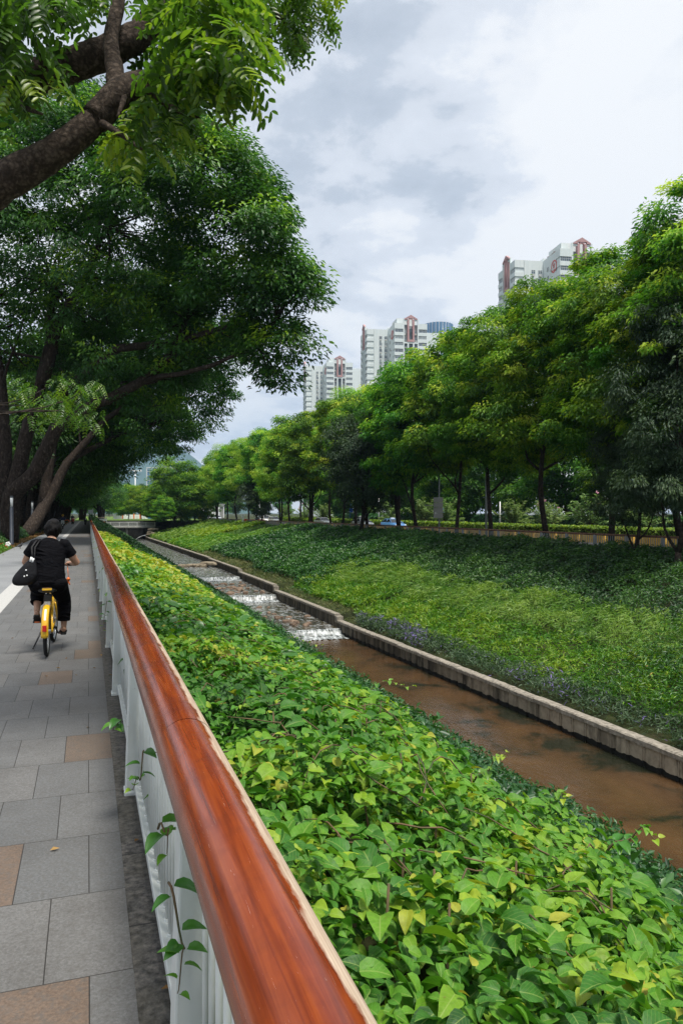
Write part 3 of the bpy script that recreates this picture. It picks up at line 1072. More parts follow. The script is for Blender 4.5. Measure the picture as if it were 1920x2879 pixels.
def shrubs(n, x0, x1, y0, y1, llen, asp, fall, tint, mat, name, label):
    x = rng.uniform(x0, x1, n)
    y = y0 + (y1 - y0) * rng.random(n) ** 1.3
    xe = fall(y)
    top = slope_shrub(x, y) + .55 * (fbm(x / 1.1, y / 1.1) - .62) + .3 * (fbm(x / .4 + 3, y / .4) - .5)
    g = ground_z(x, y)
    top = np.maximum(top, g + .25)
    z = top - .5 * rng.random(n) ** 1.3
    keep = x > xe
    x, y, z, = x[keep], y[keep], z[keep]
    nr = sph(len(x)) * .8
    nr[:, 2] += .8
    nr[:, 0] += .2
    dv = sph(len(x))
    dv[:, 2] += .2
    dist = np.sqrt(x * x + y * y)
    L = llen * rng.uniform(.7, 1.3, len(x)) * np.maximum(1, dist / 26)
    ti = np.clip(tint + (fbm(x / 1.2, y / 1.2) - .5) * 1.0 + rng.normal(0, .2, len(x)), 0, 1)
    V, F, T = leaf_arrays(np.stack([x, y, z], 1), nr, dv, L, L * asp, T_DIAMOND, ti)
    tag(link(name, tri_mesh(name, V, F, mat, T)), label, 'shrubs', kind='stuff')


shrubs(62000, 2.6, 8.2, 1, 46, .095, .42, lambda y: 2.7 + 0 * y, .55, M['leaf_shrub'], 'bank_shrub', 'small leaved green bushes below the vine near the water')
shrubs(52000, .45, 9.2, 38, 172, .09, .42, lambda y: np.where(y < 46, 2.2, .45), .42, M['leaf_shrub'], 'dark_shrub', 'dark green bushes on the near bank towards the bridge')

# shaded stems and soil core inside the hedge
m = MB()
xs_ = np.array([.42, .8, 1.4, 2.0, 2.5, 2.75, 3.2])
yy_ = np.arange(-2, 46.1, 1.0)
vs = []
for yv in yy_:
    zz = vine_top(xs_, np.full(len(xs_), yv)) - .34
    zz[0] -= .5
    zz[-1] -= .8
    vs += [(float(a), float(yv), float(b)) for a, b in zip(xs_, zz)]
nx = len(xs_)
fs = [(i * nx + k, i * nx + k + 1, (i + 1) * nx + k + 1, (i + 1) * nx + k) for i in range(len(yy_) - 1) for k in range(nx - 1)]
m.add(vs, fs, True)
tag(m.build('hedge_undergrowth', M['soil']), 'tangled dark undergrowth inside the vine hedge', 'undergrowth', kind='stuff')


# stems with leaves that reach out of the hedge
def sprig(pts, r, nleaf, llen, tint, name, label, mat=None, ovate_t=T_OVATE, group=None, cat='vine shoot'):
    P = [Vector(p) for p in pts]
    root = thing(name, label, cat, P[0], 0, group)
    mb = MB()
    Q = []
    for i in range(13):
        s_ = i / 12 * (len(P) - 1)
        k = min(int(s_), len(P) - 2)
        Q.append(P[k].lerp(P[k + 1], s_ - k) - P[0] + Vector((0, 0, .02 * math.sin(i))))
    mb.tube(Q, [r * (1 - .7 * i / 12) for i in range(13)], 5)
    mb.build('stem', M['vine_stem'], root)
    pos, nr, dv, LL, ti = [], [], [], [], []
    for i in range(nleaf):
        f = .12 + .88 * i / (nleaf - 1)
        q = Q[min(12, int(f * 12))]
        tdir = (Q[min(12, int(f * 12) + 1)] - Q[max(0, int(f * 12) - 1)]).normalized()
        side = tdir.cross(Vector((0, 0, 1)))
        side.normalize()
        side = side if i % 2 else -side
        pos.append(q + side * .008)
        dv.append(side * .9 + tdir * .5 + Vector((0, 0, random.uniform(-.5, .1))))
        nr.append(Vector((random.uniform(-.4, .4), random.uniform(-.4, .4), 1)))
        LL.append(llen * (1.1 - .55 * f) * random.uniform(.8, 1.2))
        ti.append(min(1, tint + .4 * f * f + random.uniform(-.1, .1)))
    LL = np.array(LL)
    V, F, T = leaf_arrays(np.array(pos), np.array(nr), np.array(dv), LL, LL * .68, ovate_t, np.array(ti))
    link('foliage', tri_mesh('foliage', V, F, mat or M['leaf_vine'], T, True), root)
    return root


SP = [((700, 1815, 10.5), (800, 1790, 10.3), (905, 1812, 10.2), 'shoot of the vine standing against the nearest weir'),
      ((960, 1990, 6.4), (1060, 1920, 6.2), (1160, 1925, 6.1), 'long vine shoot arching over the brown water'),
      ((1010, 1960, 6.6), (1120, 1985, 6.4), (1195, 2050, 6.3), 'vine shoot bending down over the brown water under the long one'),
      ((1330, 2200, 4.6), (1380, 2150, 4.55), (1420, 2110, 4.5), 'upright vine shoot at the water side of the hedge'),
      ((1500, 2290, 4.2), (1560, 2240, 4.15), (1590, 2235, 4.1), 'short vine shoot with one big leaf at the hedge edge'),
      ((1700, 2400, 3.4), (1790, 2330, 3.35), (1850, 2350, 3.3), 'vine shoot near the right edge above the brown water'),
      ((1120, 2330, 3.4), (1160, 2250, 3.3), (1190, 2190, 3.3), 'upright leafy shoot in the middle of the hedge'),
      ((640, 2080, 3.9), (660, 2020, 3.85), (690, 1960, 3.8), 'upright leafy shoot close to the handrail')]
for a, b, c, lab in SP:
    sprig([at(*a), at(*b), at(*c)], .006, 15, .075, .45, 'vine_shoot', lab, group='vine shoots above the hedge')
tr = [((475, 2480, 2.05), (520, 2660, 1.95), (500, 2780, 1.9), 9, 'vine trailing out between the balusters at the bottom of the photo'),
      ((445, 2330, 2.3), (475, 2330, 2.25), (470, 2390, 2.25), 5, 'pair of large dark leaves pushing through the balusters'),
      ((405, 2110, 3.2), (395, 2190, 3.1), (370, 2210, 3.1), 7, 'small vine at the foot of the nearest full post'),
      ((340, 2030, 4.2), (325, 2035, 4.2), (318, 2045, 4.15), 5, 'tiny green weed on the dark stone edging'),
      ((302, 1690, 9.2), (295, 1730, 9.0), (290, 1770, 8.9), 9, 'vine climbing through the railing beside the cyclist')]
for a, b, c, n, lab in tr:
    sprig([at(*a), at(*b), at(*c)], .004, n, .07 if n != 5 else .09, .3, 'trailing_vine', lab, group='vines growing through the railing')

# cut stems poking out
m = MB()
for i in range(60):
    x, y = random.uniform(.7, 2.4), random.uniform(1.4, 6)
    z = float(vine_top(np.array([x]), np.array([y]))[0])
    a, b = random.uniform(-.3, .3), random.uniform(-.3, .3)
    m.tube([(x, y, z - .3), (x + a * .15, y + b * .15, z - .12), (x + a * .2, y + b * .2, z + random.uniform(-.02, .07))], [.006, .005, .004], 5)
for i in range(110):
    x, y = random.uniform(.6, 2.3), random.uniform(1.2, 9)
    a, L = random.uniform(0, 6.28), random.uniform(.25, .6)
    pts = []
    for k in range(7):
        px, py = x + math.cos(a + .12 * k) * L * k / 6, y + math.sin(a + .12 * k) * L * k / 6
        pts.append((px, py, float(vine_top(np.array([px]), np.array([py]))[0]) + .05 * math.sin(PI * k / 6) - .015))
    m.tube(pts, [.0035] * 5 + [.0025, .0015], 4)
tag(m.build('hedge_stems', M['vine_stem']), 'cut woody stems among the vine leaves', 'stems', kind='stuff')

# ------------------------------------------------------------------ the railing
rail = thing('railing', 'white steel railing with a thick red brown wooden handrail along the walkway', 'railing')
RX, RZ, RR = .28, 1.05, .0855
y0 = -1.5
n = 0
cuts = [-1.5, 2.28] + [2.28 + 3.6 * k for k in range(1, 50)]
cuts = [c_ for c_ in cuts if c_ < 124] + [124]
for k in range(len(cuts) - 1):
    a, b = cuts[k], cuts[k + 1]
    m = MB()
    L = b - a - .006
    seg_n = 8
    m.tube([(0, L * i / seg_n, 0) for i in range(seg_n + 1)], [RR for i in range(seg_n + 1)], 40, caps=False, ref=(1, 0, 0))
    for ye, fl in ((.001, 1), (L - .001, -1)):
        m.add([(RR * .995 * math.cos(2 * PI * q / 40), ye, RR * .995 * math.sin(2 * PI * q / 40)) for q in range(40)], [tuple(range(40))[::fl]])
    o = m.build('handrail', M['wood'], rail, loc=(RX, a, RZ))
    o.rotation_euler = (0, 0, random.uniform(-.0012, .0012))
pm = MB()
pm.box(.222, .352, -.055, .055, .004, .93, taper=(.248, .335, -.05, .05))
pm.box(.215, .36, -.07, .07, -.01, .02)
pm.box(.235, .34, -.06, .06, .93, .985)
post_me = pm.mesh('post', M['white_steel'])
posts = [-.5, 2.2] + [4.9 + 2.7 * k for k in range(0, 45)]
posts = [p_ for p_ in posts if p_ < 124]
for p_ in posts:
    bevel(link('post', post_me, rail, loc=(0, p_, 0)), .008)
bm_ = MB()
bm_.tube([(0, 0, .10), (0, 0, .94)], .0105, 10)
bm_.tube([(0, 0, .098), (0, 0, .112)], .015, 10)
bal_me = bm_.mesh('baluster', M['white_steel'])
cnt = 0
rest = MB()
for a, b in zip(posts[:-1], posts[1:]):
    m = MB()
    m.box(.272, .342, a + .058, b - .058, .055, .102)
    m.box(.285, .33, a + .058, b - .058, .935, .968)
    bevel(m.build('bottom_rail', M['white_steel'], rail), .004)
    nb = 23
    for i in range(nb):
        yb = a + .07 + (b - a - .14) * (i + .5) / nb
        if yb < .9:
            continue
        if cnt < 100:
            link('baluster', bal_me, rail, loc=(.308, yb, 0))
            cnt += 1
        elif yb < 60:
            rest.tube([(.308, yb, .10), (.308, yb, .94)], .0105, 6)
    if a > 59:
        rest.box(.30, .315, a + .06, b - .06, .10, .94)
tag(rest.build('baluster', M['white_steel'], rail), kind='stuff')

# ------------------------------------------------------------------ trees
def limb(mb, a, b, r0, r1, n=8, k=6, wob=.08, sag=0.0):
    a, b = Vector(a), Vector(b)
    L = (b - a).length
    pts, rad = [], []
    w1 = Vector((random.uniform(-1, 1), random.uniform(-1, 1), random.uniform(-.5, .5))) * L * wob
    w2 = Vector((random.uniform(-1, 1), random.uniform(-1, 1), random.uniform(-.5, .5))) * L * wob * .6
    for i in range(k + 1):
        t_ = i / k
        p_ = a.lerp(b, t_) + w1 * math.sin(PI * t_) + w2 * math.sin(2 * PI * t_) + Vector((0, 0, sag * math.sin(PI * t_)))
        pts.append(p_)
        rad.append(r0 + (r1 - r0) * t_)
    mb.tube(pts, rad, n)
    return pts


def crown_arrays(lobes, nclump, nleaf, rc, llen, asp, tint=.4, tvar=.18, tip=.3, droop=.3, flat=.6, inner=.15, up=.7, tmpl=T_DIAMOND, floor=None, cull=None):
    """leaf clumps spread through the shells of ellipsoidal lobes -> arrays + clump centres"""
    C0 = np.array([l[0] for l in lobes], float)
    Rr = np.array([l[1] if isinstance(l[1], (tuple, list)) else (l[1],) * 3 for l in lobes], float)
    wgt = np.prod(Rr, 1) ** (2 / 3)
    wgt /= wgt.sum()
    cc, oo = [], []
    while len(cc) < nclump:
        k = rng.choice(len(lobes), p=wgt)
        d = norm(rng.normal(size=(1, 3)))[0]
        rad = rng.uniform(.80, 1.02) if rng.random() > inner else rng.uniform(.35, .8)
        c = C0[k] + Rr[k] * d * rad
        if floor is not None and c[2] < floor:
            continue
        if cull is not None and cull(c, d):
            continue
        q = np.sum(((c - C0) / Rr) ** 2, 1)
        q[k] = 9
        if q.min() < .55 and rng.random() > .12:
            continue
        cc.append(c)
        oo.append(d)
    cc, oo = np.array(cc), np.array(oo)
    N = nclump * nleaf
    ci = np.repeat(np.arange(nclump), nleaf)
    r_ = rc * rng.uniform(.65, 1.35, nclump)[ci]
    loc = sph(N) * (rng.random(N) ** .45)[:, None] * r_[:, None]
    loc[:, 2] *= flat
    rad2 = np.linalg.norm(loc[:, :2], axis=1)
    loc[:, 2] -= droop * rad2 ** 2 / np.maximum(r_, .01) * .6
    pos = cc[ci] + loc
    nr = sph(N) * .55 + oo[ci] * .45
    nr[:, 2] += up
    dv = np.concatenate([loc[:, :2], np.full((N, 1), -.35 - droop)], 1) / np.maximum(r_, .01)[:, None] + sph(N) * .45
    L = llen * rng.uniform(.7, 1.3, N)
    base = np.clip(tint + rng.normal(0, tvar, nclump), 0, 1)[ci]
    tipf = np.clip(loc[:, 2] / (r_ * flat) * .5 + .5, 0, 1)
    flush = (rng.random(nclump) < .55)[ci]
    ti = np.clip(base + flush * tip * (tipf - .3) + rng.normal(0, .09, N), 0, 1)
    return leaf_arrays(pos, nr, dv, L, L * asp, tmpl, ti), cc


def tree_proto(name, h, cr, cz0, mat, seed, nlobe=9, nclump=230, nleaf=110, rc=.95, llen=.30, asp=.42, trunk_r=.2, trunks=1, tint=.42, tip=.35, droop=.3, wide=1.0, lean=0.0, fork=.3, bark=None, flat=.6, tvar=.18):
    """meshes of one kind of tree: trunk with limbs, and crown of leaf clumps"""
    global rng
    rng = np.random.default_rng(seed)
    random.seed(seed)
    lobes = []
    zc = (cz0 + h) / 2
    hz = (h - cz0) / 2
    for i in range(nlobe):
        a = 2 * PI * i / nlobe * 1.618 * 2 + random.uniform(-.4, .4)
        f = (i + .5) / nlobe
        z = cz0 + hz * .35 + (h - cz0 - hz * .55) * f
        prof = math.sqrt(max(.12, 1 - ((z - zc + hz * .15) / (hz * 1.08)) ** 2))
        rr = cr * random.uniform(.36, .52)
        q = max(0, cr * prof - rr) * random.uniform(.75, 1.1)
        lobes.append(((q * math.cos(a) * wide + lean * f, q * math.sin(a), z), (rr, rr, rr * .82)))
    lobes.append(((lean * .6, 0, zc), (cr * .55, cr * .55, hz * .72)))
    (V, F, T), cc = crown_arrays(lobes, nclump, nleaf, rc, llen, asp, tint, tvar, tip, droop, flat)
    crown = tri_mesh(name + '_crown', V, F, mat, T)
    mb = MB()
    fz = cz0 * random.uniform(.55, .8) + fork
    for k in range(trunks):
        ox = (k - (trunks - 1) / 2) * trunk_r * 1.4
        top_ = Vector((ox * 4 + random.uniform(-.5, .5) + lean * .55, random.uniform(-.6, .6), cz0 + (h - cz0) * .72))
        mb.tube([(ox, 0, -.3), (ox * 1.05, 0, .0), (ox * 1.2, 0, .5)], [trunk_r * 1.4, trunk_r * 1.2, trunk_r], 10)
        ld = limb(mb, (ox * 1.2, 0, .45), top_, trunk_r, trunk_r * .25, 10, 12, .035)
        mine = lobes[k::trunks]
        for c, r in mine:
            c = Vector(c)
            zt_ = max(fz * .8, c.z - random.uniform(1.6, 3.4) - .35 * math.hypot(c.x, c.y))
            i_ = int(np.argmin([abs(q.z - zt_) for q in ld]))
            r0_ = trunk_r * (1 - .75 * i_ / 12) * .62
            pts = limb(mb, ld[i_], c, r0_, trunk_r * .10, 7, 6, .12, random.uniform(-.2, .5))
            for j in range(6):
                near = cc[np.argsort(np.sum((cc - np.array(c)) ** 2, 1))[:16]]
                t_ = near[rng.integers(len(near))]
                limb(mb, pts[random.randint(2, 6)], t_, trunk_r * .12, trunk_r * .025, 5, 4, .12)
    trunk = mb.mesh(name + '_trunk', bark or M['bark'])
    return trunk, crown


def put_tree(proto, name, label, cat, group, x, y, z, s=1.0, rot=None, sz=None):
    root = thing(name, label, cat, (x, y, z), random.uniform(0, 6.28) if rot is None else rot, group)
    root.scale = (s, s, sz or s)
    link('trunk', proto[0], root)
    link('crown', proto[1], root)
    return root


ORD = ['first', 'second', 'third', 'fourth', 'fifth', 'sixth', 'seventh', 'eighth', 'ninth', 'tenth', 'eleventh', 'twelfth', 'thirteenth', 'fourteenth', 'fifteenth', 'sixteenth', 'seventeenth', 'eighteenth', 'nineteenth', 'twentieth', 'twenty-first', 'twenty-second', 'twenty-third', 'twenty-fourth', 'twenty-fifth', 'twenty-sixth', 'twenty-seventh', 'twenty-eighth', 'twenty-ninth', 'thirtieth']

R1 = tree_proto('street_tree_a', 17.2, 5.2, 4.2, M['leaf_right'], 11, 10, 300, 120, .90, .34, .42, .19)
R2 = tree_proto('street_tree_b', 17.8, 4.9, 4.6, M['leaf_right'], 12, 11, 300, 120, .95, .34, .42, .17, tint=.5, tip=.6)
R3 = tree_proto('street_tree_c', 16.4, 5.4, 3.8, M['leaf_right'], 13, 9, 300, 120, .90, .34, .42, .21, trunks=2, tint=.40, tip=.5)
RN1 = tree_proto('near_street_tree', 17.6, 5.6, 4.6, M['leaf_right'], 21, 12, 460, 140, .80, .26, .42, .20, tint=.46, tip=.6)
RN2 = tree_proto('near_street_tree_b', 18.2, 5.6, 4.3, M['leaf_right'], 22, 12, 460, 140, .80, .26, .42, .20, tint=.44, tip=.6)
GD = tree_proto('golden_tree', 17.5, 5.6, 4.5, M['leaf_gold'], 14, 11, 260, 110, 1.0, .28, .35, .18, tint=.55, flat=.5)
GR = tree_proto('grey_tree', 11.5, 4.4, 1.6, M['leaf_grey'], 15, 9, 250, 110, .8, .24, .36, .18, tint=.45, droop=.6, tip=.2)
GRN = tree_proto('grey_near_tree', 13.0, 3.6, 1.0, M['leaf_grey'], 16, 9, 330, 120, .62, .20, .30, .14, tint=.5, droop=.8, tip=.2)
BG = tree_proto('backdrop_tree', 12.5, 5.5, 1.8, M['leaf_right'], 17, 9, 170, 90, 1.3, .46, .45, .18, tint=.25, tip=.25)
FE = tree_proto('feathery_tree', 15.5, 8.5, 2.4, M['leaf_right'], 18, 12, 260, 100, 1.5, .48, .36, .25, tint=.48, tip=.3, flat=.45)

FE2 = tree_proto('low_feathery_tree', 14.5, 8.2, .6, M['leaf_right'], 19, 13, 330, 110, 1.4, .46, .36, .25, tint=.42, tip=.3, flat=.45)
# far-bank row: trunk columns read off the photograph on the line of the kerb planting
row = [(1980, 29.0, RN2, 1.0), (1917, 29.5, RN1, 1.02), (1718, 29.2, RN2, .95), (1538, 29.0, RN1, 1.03), (1381, 29.0, RN2, .94), (1282, 29.3, R2, 1.0), (1173, 29.0, R1, 1.03), (1122, 30.0, R3, 1.0),
       (1033, 29.2, R1, .96), (962, 29.2, R2, .93), (873, 29.0, R3, .96), (815, 29.0, R2, .96), (787, 30.0, R1, .92), (735, 29.0, R2, .98), (700, 29.5, GD, .98), (668, 29.0, R1, 1.02), (640, 29.0, GD, 1.0), (612, 29.0, R3, 1.0)]
rng = np.random.default_rng(99)
random.seed(99)
for i, (u, x, pr, s) in enumerate(row):
    y = on_x(u, x)
    put_tree(pr, 'street_tree', f'tall leafy street tree, {ORD[i]} from the right in the row on the far bank', 'tree', 'street trees along the far bank', x, y, -.5, s)
for i, (u, x, pr, s, lab) in enumerate([(930, 36.0, GD, 1.08, 'olive yellow tree behind the row, in front of the second tower'), (790, 28.0, GD, .86, 'bright yellow green tree left of the dark grey one'), (845, 40, GD, 1.1, 'tall golden tree behind the row, under the farthest tower'),
                                        (1000, 34.0, GD, 1.1, 'golden green tree rising behind the dark grey one')]):
    put_tree(pr, 'golden_tree', lab, 'tree', 'golden trees of the far bank', x, on_x(u, x), -.5, s)
for i, (u, x, pr, s, lab) in enumerate([(1015, 26.5, GR, 1.12, 'dark grey green tree with spreading crown in front of the row'), (1905, 26.0, GRN, 1.0, 'dark drooping grey leaved tree at the right edge'),
                                        (720, 28.0, GR, .8, 'small dark grey tree before the distant street trees'), (1785, 27.2, GRN, .72, 'smaller grey leaved tree left of the drooping one')]):
    put_tree(pr, 'grey_leaved_tree', lab, 'tree', 'grey leaved trees of the far bank', x, on_x(u, x), -.55, s)
for i in range(19):
    y = 14 + i * 10.5
    put_tree(BG, 'backdrop_tree', f'dark tree across the main road, {ORD[i]} from the right in the far row', 'tree', 'trees across the main road', 62 + random.uniform(-2.5, 2.5), y, -.45, random.uniform(.95, 1.25))

# ---- left: the row of big trees along the cycle lane
rng = np.random.default_rng(5)
random.seed(5)


def big_tree(lobes, base, nclump, nleaf, rc, llen, stems, label, tint=.4, floor=None):
    """a spreading tree whose limbs reach the given lobes; stems: list of polylines (world)"""
    b = Vector(base)
    L = [((Vector(c) - b), r) for c, r in lobes]
    (V, F, T), cc = crown_arrays([(tuple(c), r) for c, r in L], nclump, nleaf, rc, llen, .40, tint, .2, .6, .5, .58, .10, .8, floor=floor, cull=lambda c, d: d[2] < -.05 and d[1] < .25 and rng.random() < .8)
    root = thing('broad_tree', label, 'tree', b, 0, 'big trees along the cycle lane')
    mb = MB()
    for pts, r0, r1 in stems:
        P = [Vector(p_) - b for p_ in pts]
        Q, rr = [], []
        for i in range(len(P) - 1):
            for j in range(3):
                Q.append(P[i].lerp(P[i + 1], j / 3) + Vector((random.uniform(-1, 1), random.uniform(-1, 1), random.uniform(-1, 1))) * .06)
        Q.append(P[-1])
        for i in range(len(Q)):
            rr.append(r0 + (r1 - r0) * i / (len(Q) - 1))
        mb.tube(Q, rr, 10)
        for j in range(7):
            q = Q[random.randint(len(Q) // 2, len(Q) - 1)]
            near = cc[np.argsort(np.sum((cc - np.array(q)) ** 2, 1))[:30]]
            t_ = near[rng.integers(len(near))]
            limb(mb, q, t_, r1 * .7, .02, 6, 5, .1)
    for j in range(60):
        src = stems[rng.integers(len(stems))][0]
        q = Vector(src[-1]) - b
        near = cc[np.argsort(np.sum((cc - np.array(q)) ** 2, 1))[:90]]
        limb(mb, q, near[rng.integers(len(near))], .09, .015, 5, 6, .1)
    mb.build('trunk', M['bark_pale'], root)
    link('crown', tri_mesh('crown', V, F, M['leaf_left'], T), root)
    return root


LB = [((250, 620, 42), 6.2), ((520, 610, 39), 4.8), ((680, 700, 38), 3.1), ((765, 830, 38), 2.2), ((610, 870, 40), 2.9), ((350, 880, 43), 5.0), ((90, 800, 45), 5.5), ((470, 430, 42), 3.2),
      ((840, 800, 38), .9), ((790, 970, 38.5), 1.7), ((745, 925, 38.5), 1.5), ((120, 430, 43), 5.0), ((690, 560, 39), 1.7), ((500, 960, 42), 2.2), ((600, 500, 40), 2.4), ((440, 1040, 43), 2.4)]
base2 = at(22, 1505, 44)
base2.z = -.03
stems2 = [([base2 - Vector((0, 0, .3)), at(35, 1390, 43.5), at(105, 1325, 43), at(156, 1203, 42.5), at(268, 1136, 42), at(393, 1078, 41.5), at(491, 998, 41), at(522, 900, 40.5)], .56, .15),
          ([at(20, 1430, 44), at(70, 1250, 44), at(110, 1100, 44), at(140, 950, 44), at(150, 800, 44)], .48, .18),
          ([at(10, 1440, 44.3), at(15, 1250, 44.3), at(5, 1050, 44.5), at(-40, 850, 45)], .50, .18),
          ([at(110, 1160, 43.5), at(230, 1060, 43), at(330, 980, 42), at(480, 965, 41), at(620, 925, 40), at(700, 880, 39)], .34, .08),
          ([at(120, 1080, 43.5), at(170, 900, 43), at(250, 760, 42.5), at(300, 640, 42)], .36, .10),
          ([at(410, 1070, 41.4), at(560, 1040, 40), at(690, 990, 39), at(760, 930, 38.7)], .16, .05)]
big_tree([(at(*c), r) for c, r in LB], base2, 1050, 150, 1.12, .28, stems2, 'huge spreading tree leaning over the stream from the cycle lane')

LB3 = [((500, 1000, 62), 4.6), ((590, 1000, 60), 2.9), ((430, 1110, 64), 4.6), ((530, 1110, 63), 3.2), ((605, 1090, 60), 2.0), ((395, 1200, 74), 3.4), ((480, 1195, 72), 2.8), ((330, 1170, 68), 5.0), ((250, 1080, 66), 6.0), ((420, 960, 64), 4.5), ((285, 1235, 82), 3.4)]
b3 = Vector((-4.8, 62, -.03))
big_tree([(at(*c), r) for c, r in LB3], b3, 800, 130, 1.05, .28,
         [([b3 - Vector((0, 0, .3)), at(128, 1420, 60), at(190, 1300, 61), at(300, 1180, 62), at(420, 1080, 62)], .55, .14),
          ([at(120, 1440, 60), at(150, 1250, 61), at(220, 1100, 63)], .5, .16),
          ([at(200, 1290, 61), at(320, 1230, 64), at(450, 1180, 66)], .26, .07)], 'spreading dark tree behind the huge one, reaching over the stream')

LT1 = tree_proto('lane_tree', 17.5, 9.5, 4.0, M['leaf_left'], 31, 13, 330, 110, 1.35, .36, .40, .5, trunks=2, tint=.42, tip=.3, lean=4.5, droop=.4)
LT2 = tree_proto('lane_tree_b', 16.5, 9.0, 4.2, M['leaf_left'], 32, 13, 330, 110, 1.35, .36, .40, .45, trunks=3, tint=.38, tip=.3, lean=4.5, droop=.4)
random.seed(41)
for i in range(14):
    y = 72 + i * 8.6
    put_tree(LT1 if i % 2 else LT2, 'lane_tree', f'dark leafy tree leaning over the path, {ORD[i]} after the two spreading ones', 'tree', 'lane trees behind the huge one', -4.9 + random.uniform(-.3, .3), y, -.03, random.uniform(.92, 1.0) * (1 if i < 2 else .86), random.uniform(-.35, .25))
LBG = tree_proto('dark_road_tree', 12, 5.5, 1.2, M['leaf_left'], 33, 9, 180, 90, 1.3, .44, .45, .2, tint=.3, tip=.2)
for i in range(13):
    put_tree(LBG, 'side_road_tree', f'dark tree across the side road, {ORD[i]} from the left', 'tree', 'trees across the side road', -24 + random.uniform(-1.5, 1.5), 34 + i * 13, -.03, random.uniform(.95, 1.2))

# ---- trees round the bridge and beyond it
FAR = [(492, 172, .95, FE2, 'feathery round tree right of the bridge'), (548, 186, .80, FE2, 'feathery tree behind the one right of the bridge'), (430, 215, .62, FE2, 'pale feathery tree beyond the bridge, under the far building'),
       (362, 214, .62, FE, 'slim tree on the lawn above the middle of the bridge'), (398, 206, .58, FE, 'slim tree on the lawn above the right end of the bridge'),
       (285, 176, .78, LT1, 'dark tree on the bank left of the bridge'), (232, 190, .8, LT2, 'dark tree closing the far end of the path'), (292, 232, .70, LT1, 'dark tree beyond the left end of the bridge'),
       (190, 200, .9, LT2, 'dark tree left of the far end of the path'), (372, 330, .82, FE, 'light green tree far beyond the lawn'), (345, 300, .74, FE, 'light green tree beside the floodlight mast'), (580, 205, .85, R1, 'leafy tree behind the guard booth'),
       (480, 240, .85, R3, 'green tree far behind the feathery one'), (440, 168, .42, FE2, 'low dark bush at the right end of the bridge'), (460, 163, .36, FE2, 'low bush on the bank above the boulders'), (540, 260, 1.0, R1, 'tall tree far behind the guard booth')]
for i, u in enumerate(range(150, 800, 40)):
    p_ = at(u + random.uniform(-12, 12), 1443, random.uniform(330, 420))
    put_tree(BG, 'distant_tree', f'distant dark tree on the skyline, {ORD[i]} from the left', 'tree', 'distant trees on the skyline', p_.x, p_.y, -.05, random.uniform(.8, 1.1))
for u, d, s, pr, lab in FAR:
    p_ = at(u, 1443, d)
    put_tree(pr, 'park_tree', lab, 'tree', 'trees round the bridge', p_.x, p_.y, -.05, s)

# ---- nearest tree: trunk off to the left, limbs and pinnate leaves overhead
rng = np.random.default_rng(61)
random.seed(61)
NB = Vector((-4.4, 6.8, -.03))
nt_ = thing('pinnate_tree', 'nearest tree with thick scaly limbs and feather shaped leaves overhead', 'tree', NB)
mb = MB()


def ntube(pts, rads, n=14, sub=5):
    P = [Vector(p_) - NB for p_ in pts]
    Q, rr = [], []
    for i in range(len(P) - 1):
        p0, p1, p2, p3 = P[max(i - 1, 0)], P[i], P[i + 1], P[min(i + 2, len(P) - 1)]
        for j in range(sub):
            t_ = j / sub
            q = .5 * ((2 * p1) + (p2 - p0) * t_ + (2 * p0 - 5 * p1 + 4 * p2 - p3) * t_ ** 2 + (3 * p1 - p0 - 3 * p2 + p3) * t_ ** 3)
            Q.append(q)
            r_ = rads[i] + (rads[i + 1] - rads[i]) * t_
            rr.append((r_ * random.uniform(.93, 1.08), r_ * random.uniform(.93, 1.08)))
    Q.append(P[-1])
    rr.append((rads[-1], rads[-1]))
    mb.tube(Q, rr, n)


ntube([NB + Vector((0, 0, -.4)), NB + Vector((0, 0, .4)), NB + Vector((.15, -.1, 1.6)), NB + Vector((.6, -.3, 2.9)), at(-420, 800, 5.4), at(-120, 600, 5.25), at(30, 500, 5.2), at(150, 430, 5.2), at(268, 335, 5.25), at(335, 245, 5.35)],
      [.55, .42, .36, .27, .17, .138, .122, .106, .09, .078])
ntube([at(268, 335, 5.25), at(345, 255, 5.3), at(400, 232, 5.4), at(450, 212, 5.5)], [.105, .10, .085, .05])
ntube([at(330, 250, 5.35), at(322, 190, 5.4), at(312, 110, 5.45), at(330, 20, 5.5), at(345, -90, 5.6)], [.075, .062, .055, .05, .045])
ntube([NB + Vector((.3, -.1, 2.2)), at(-500, 520, 5.6), at(-220, 300, 5.6), at(-40, 258, 5.6), at(130, 205, 5.6), at(235, 170, 5.6), at(330, 132, 5.65), at(405, 85, 5.7), at(455, 20, 5.8), at(480, -90, 5.9)],
      [.30, .22, .15, .13, .122, .115, .11, .105, .10, .09])
TWIGS = [((450, 212, 5.5), (560, 190, 5.3), (690, 250, 5.1)), ((400, 232, 5.4), (480, 300, 5.2), (560, 330, 5.1)), ((268, 335, 5.25), (330, 370, 5.1), (400, 420, 5.0)),
         ((470, -40, 5.9), (620, -20, 6.5), (760, 30, 8.0)), ((345, -90, 5.6), (500, 40, 5.6), (640, 120, 5.3)), ((130, 205, 5.6), (100, 120, 5.2), (60, 60, 5.0)), ((30, 258, 5.6), (70, 300, 5.2), (120, 320, 5.0)),
         ((760, 30, 8.0), (830, 80, 8.4), (880, 120, 8.6)), ((355, 240, 5.3), (345, 290, 5.2), (330, 330, 5.15)), ((455, 20, 5.8), (420, -20, 5.4), (250, -30, 5.2))]
for tw in TWIGS:
    ntube([at(*q) for q in tw], [.03, .02, .008], 6, 4)
mb.build('trunk', M['bark_near'], nt_)

leaf_parts = []


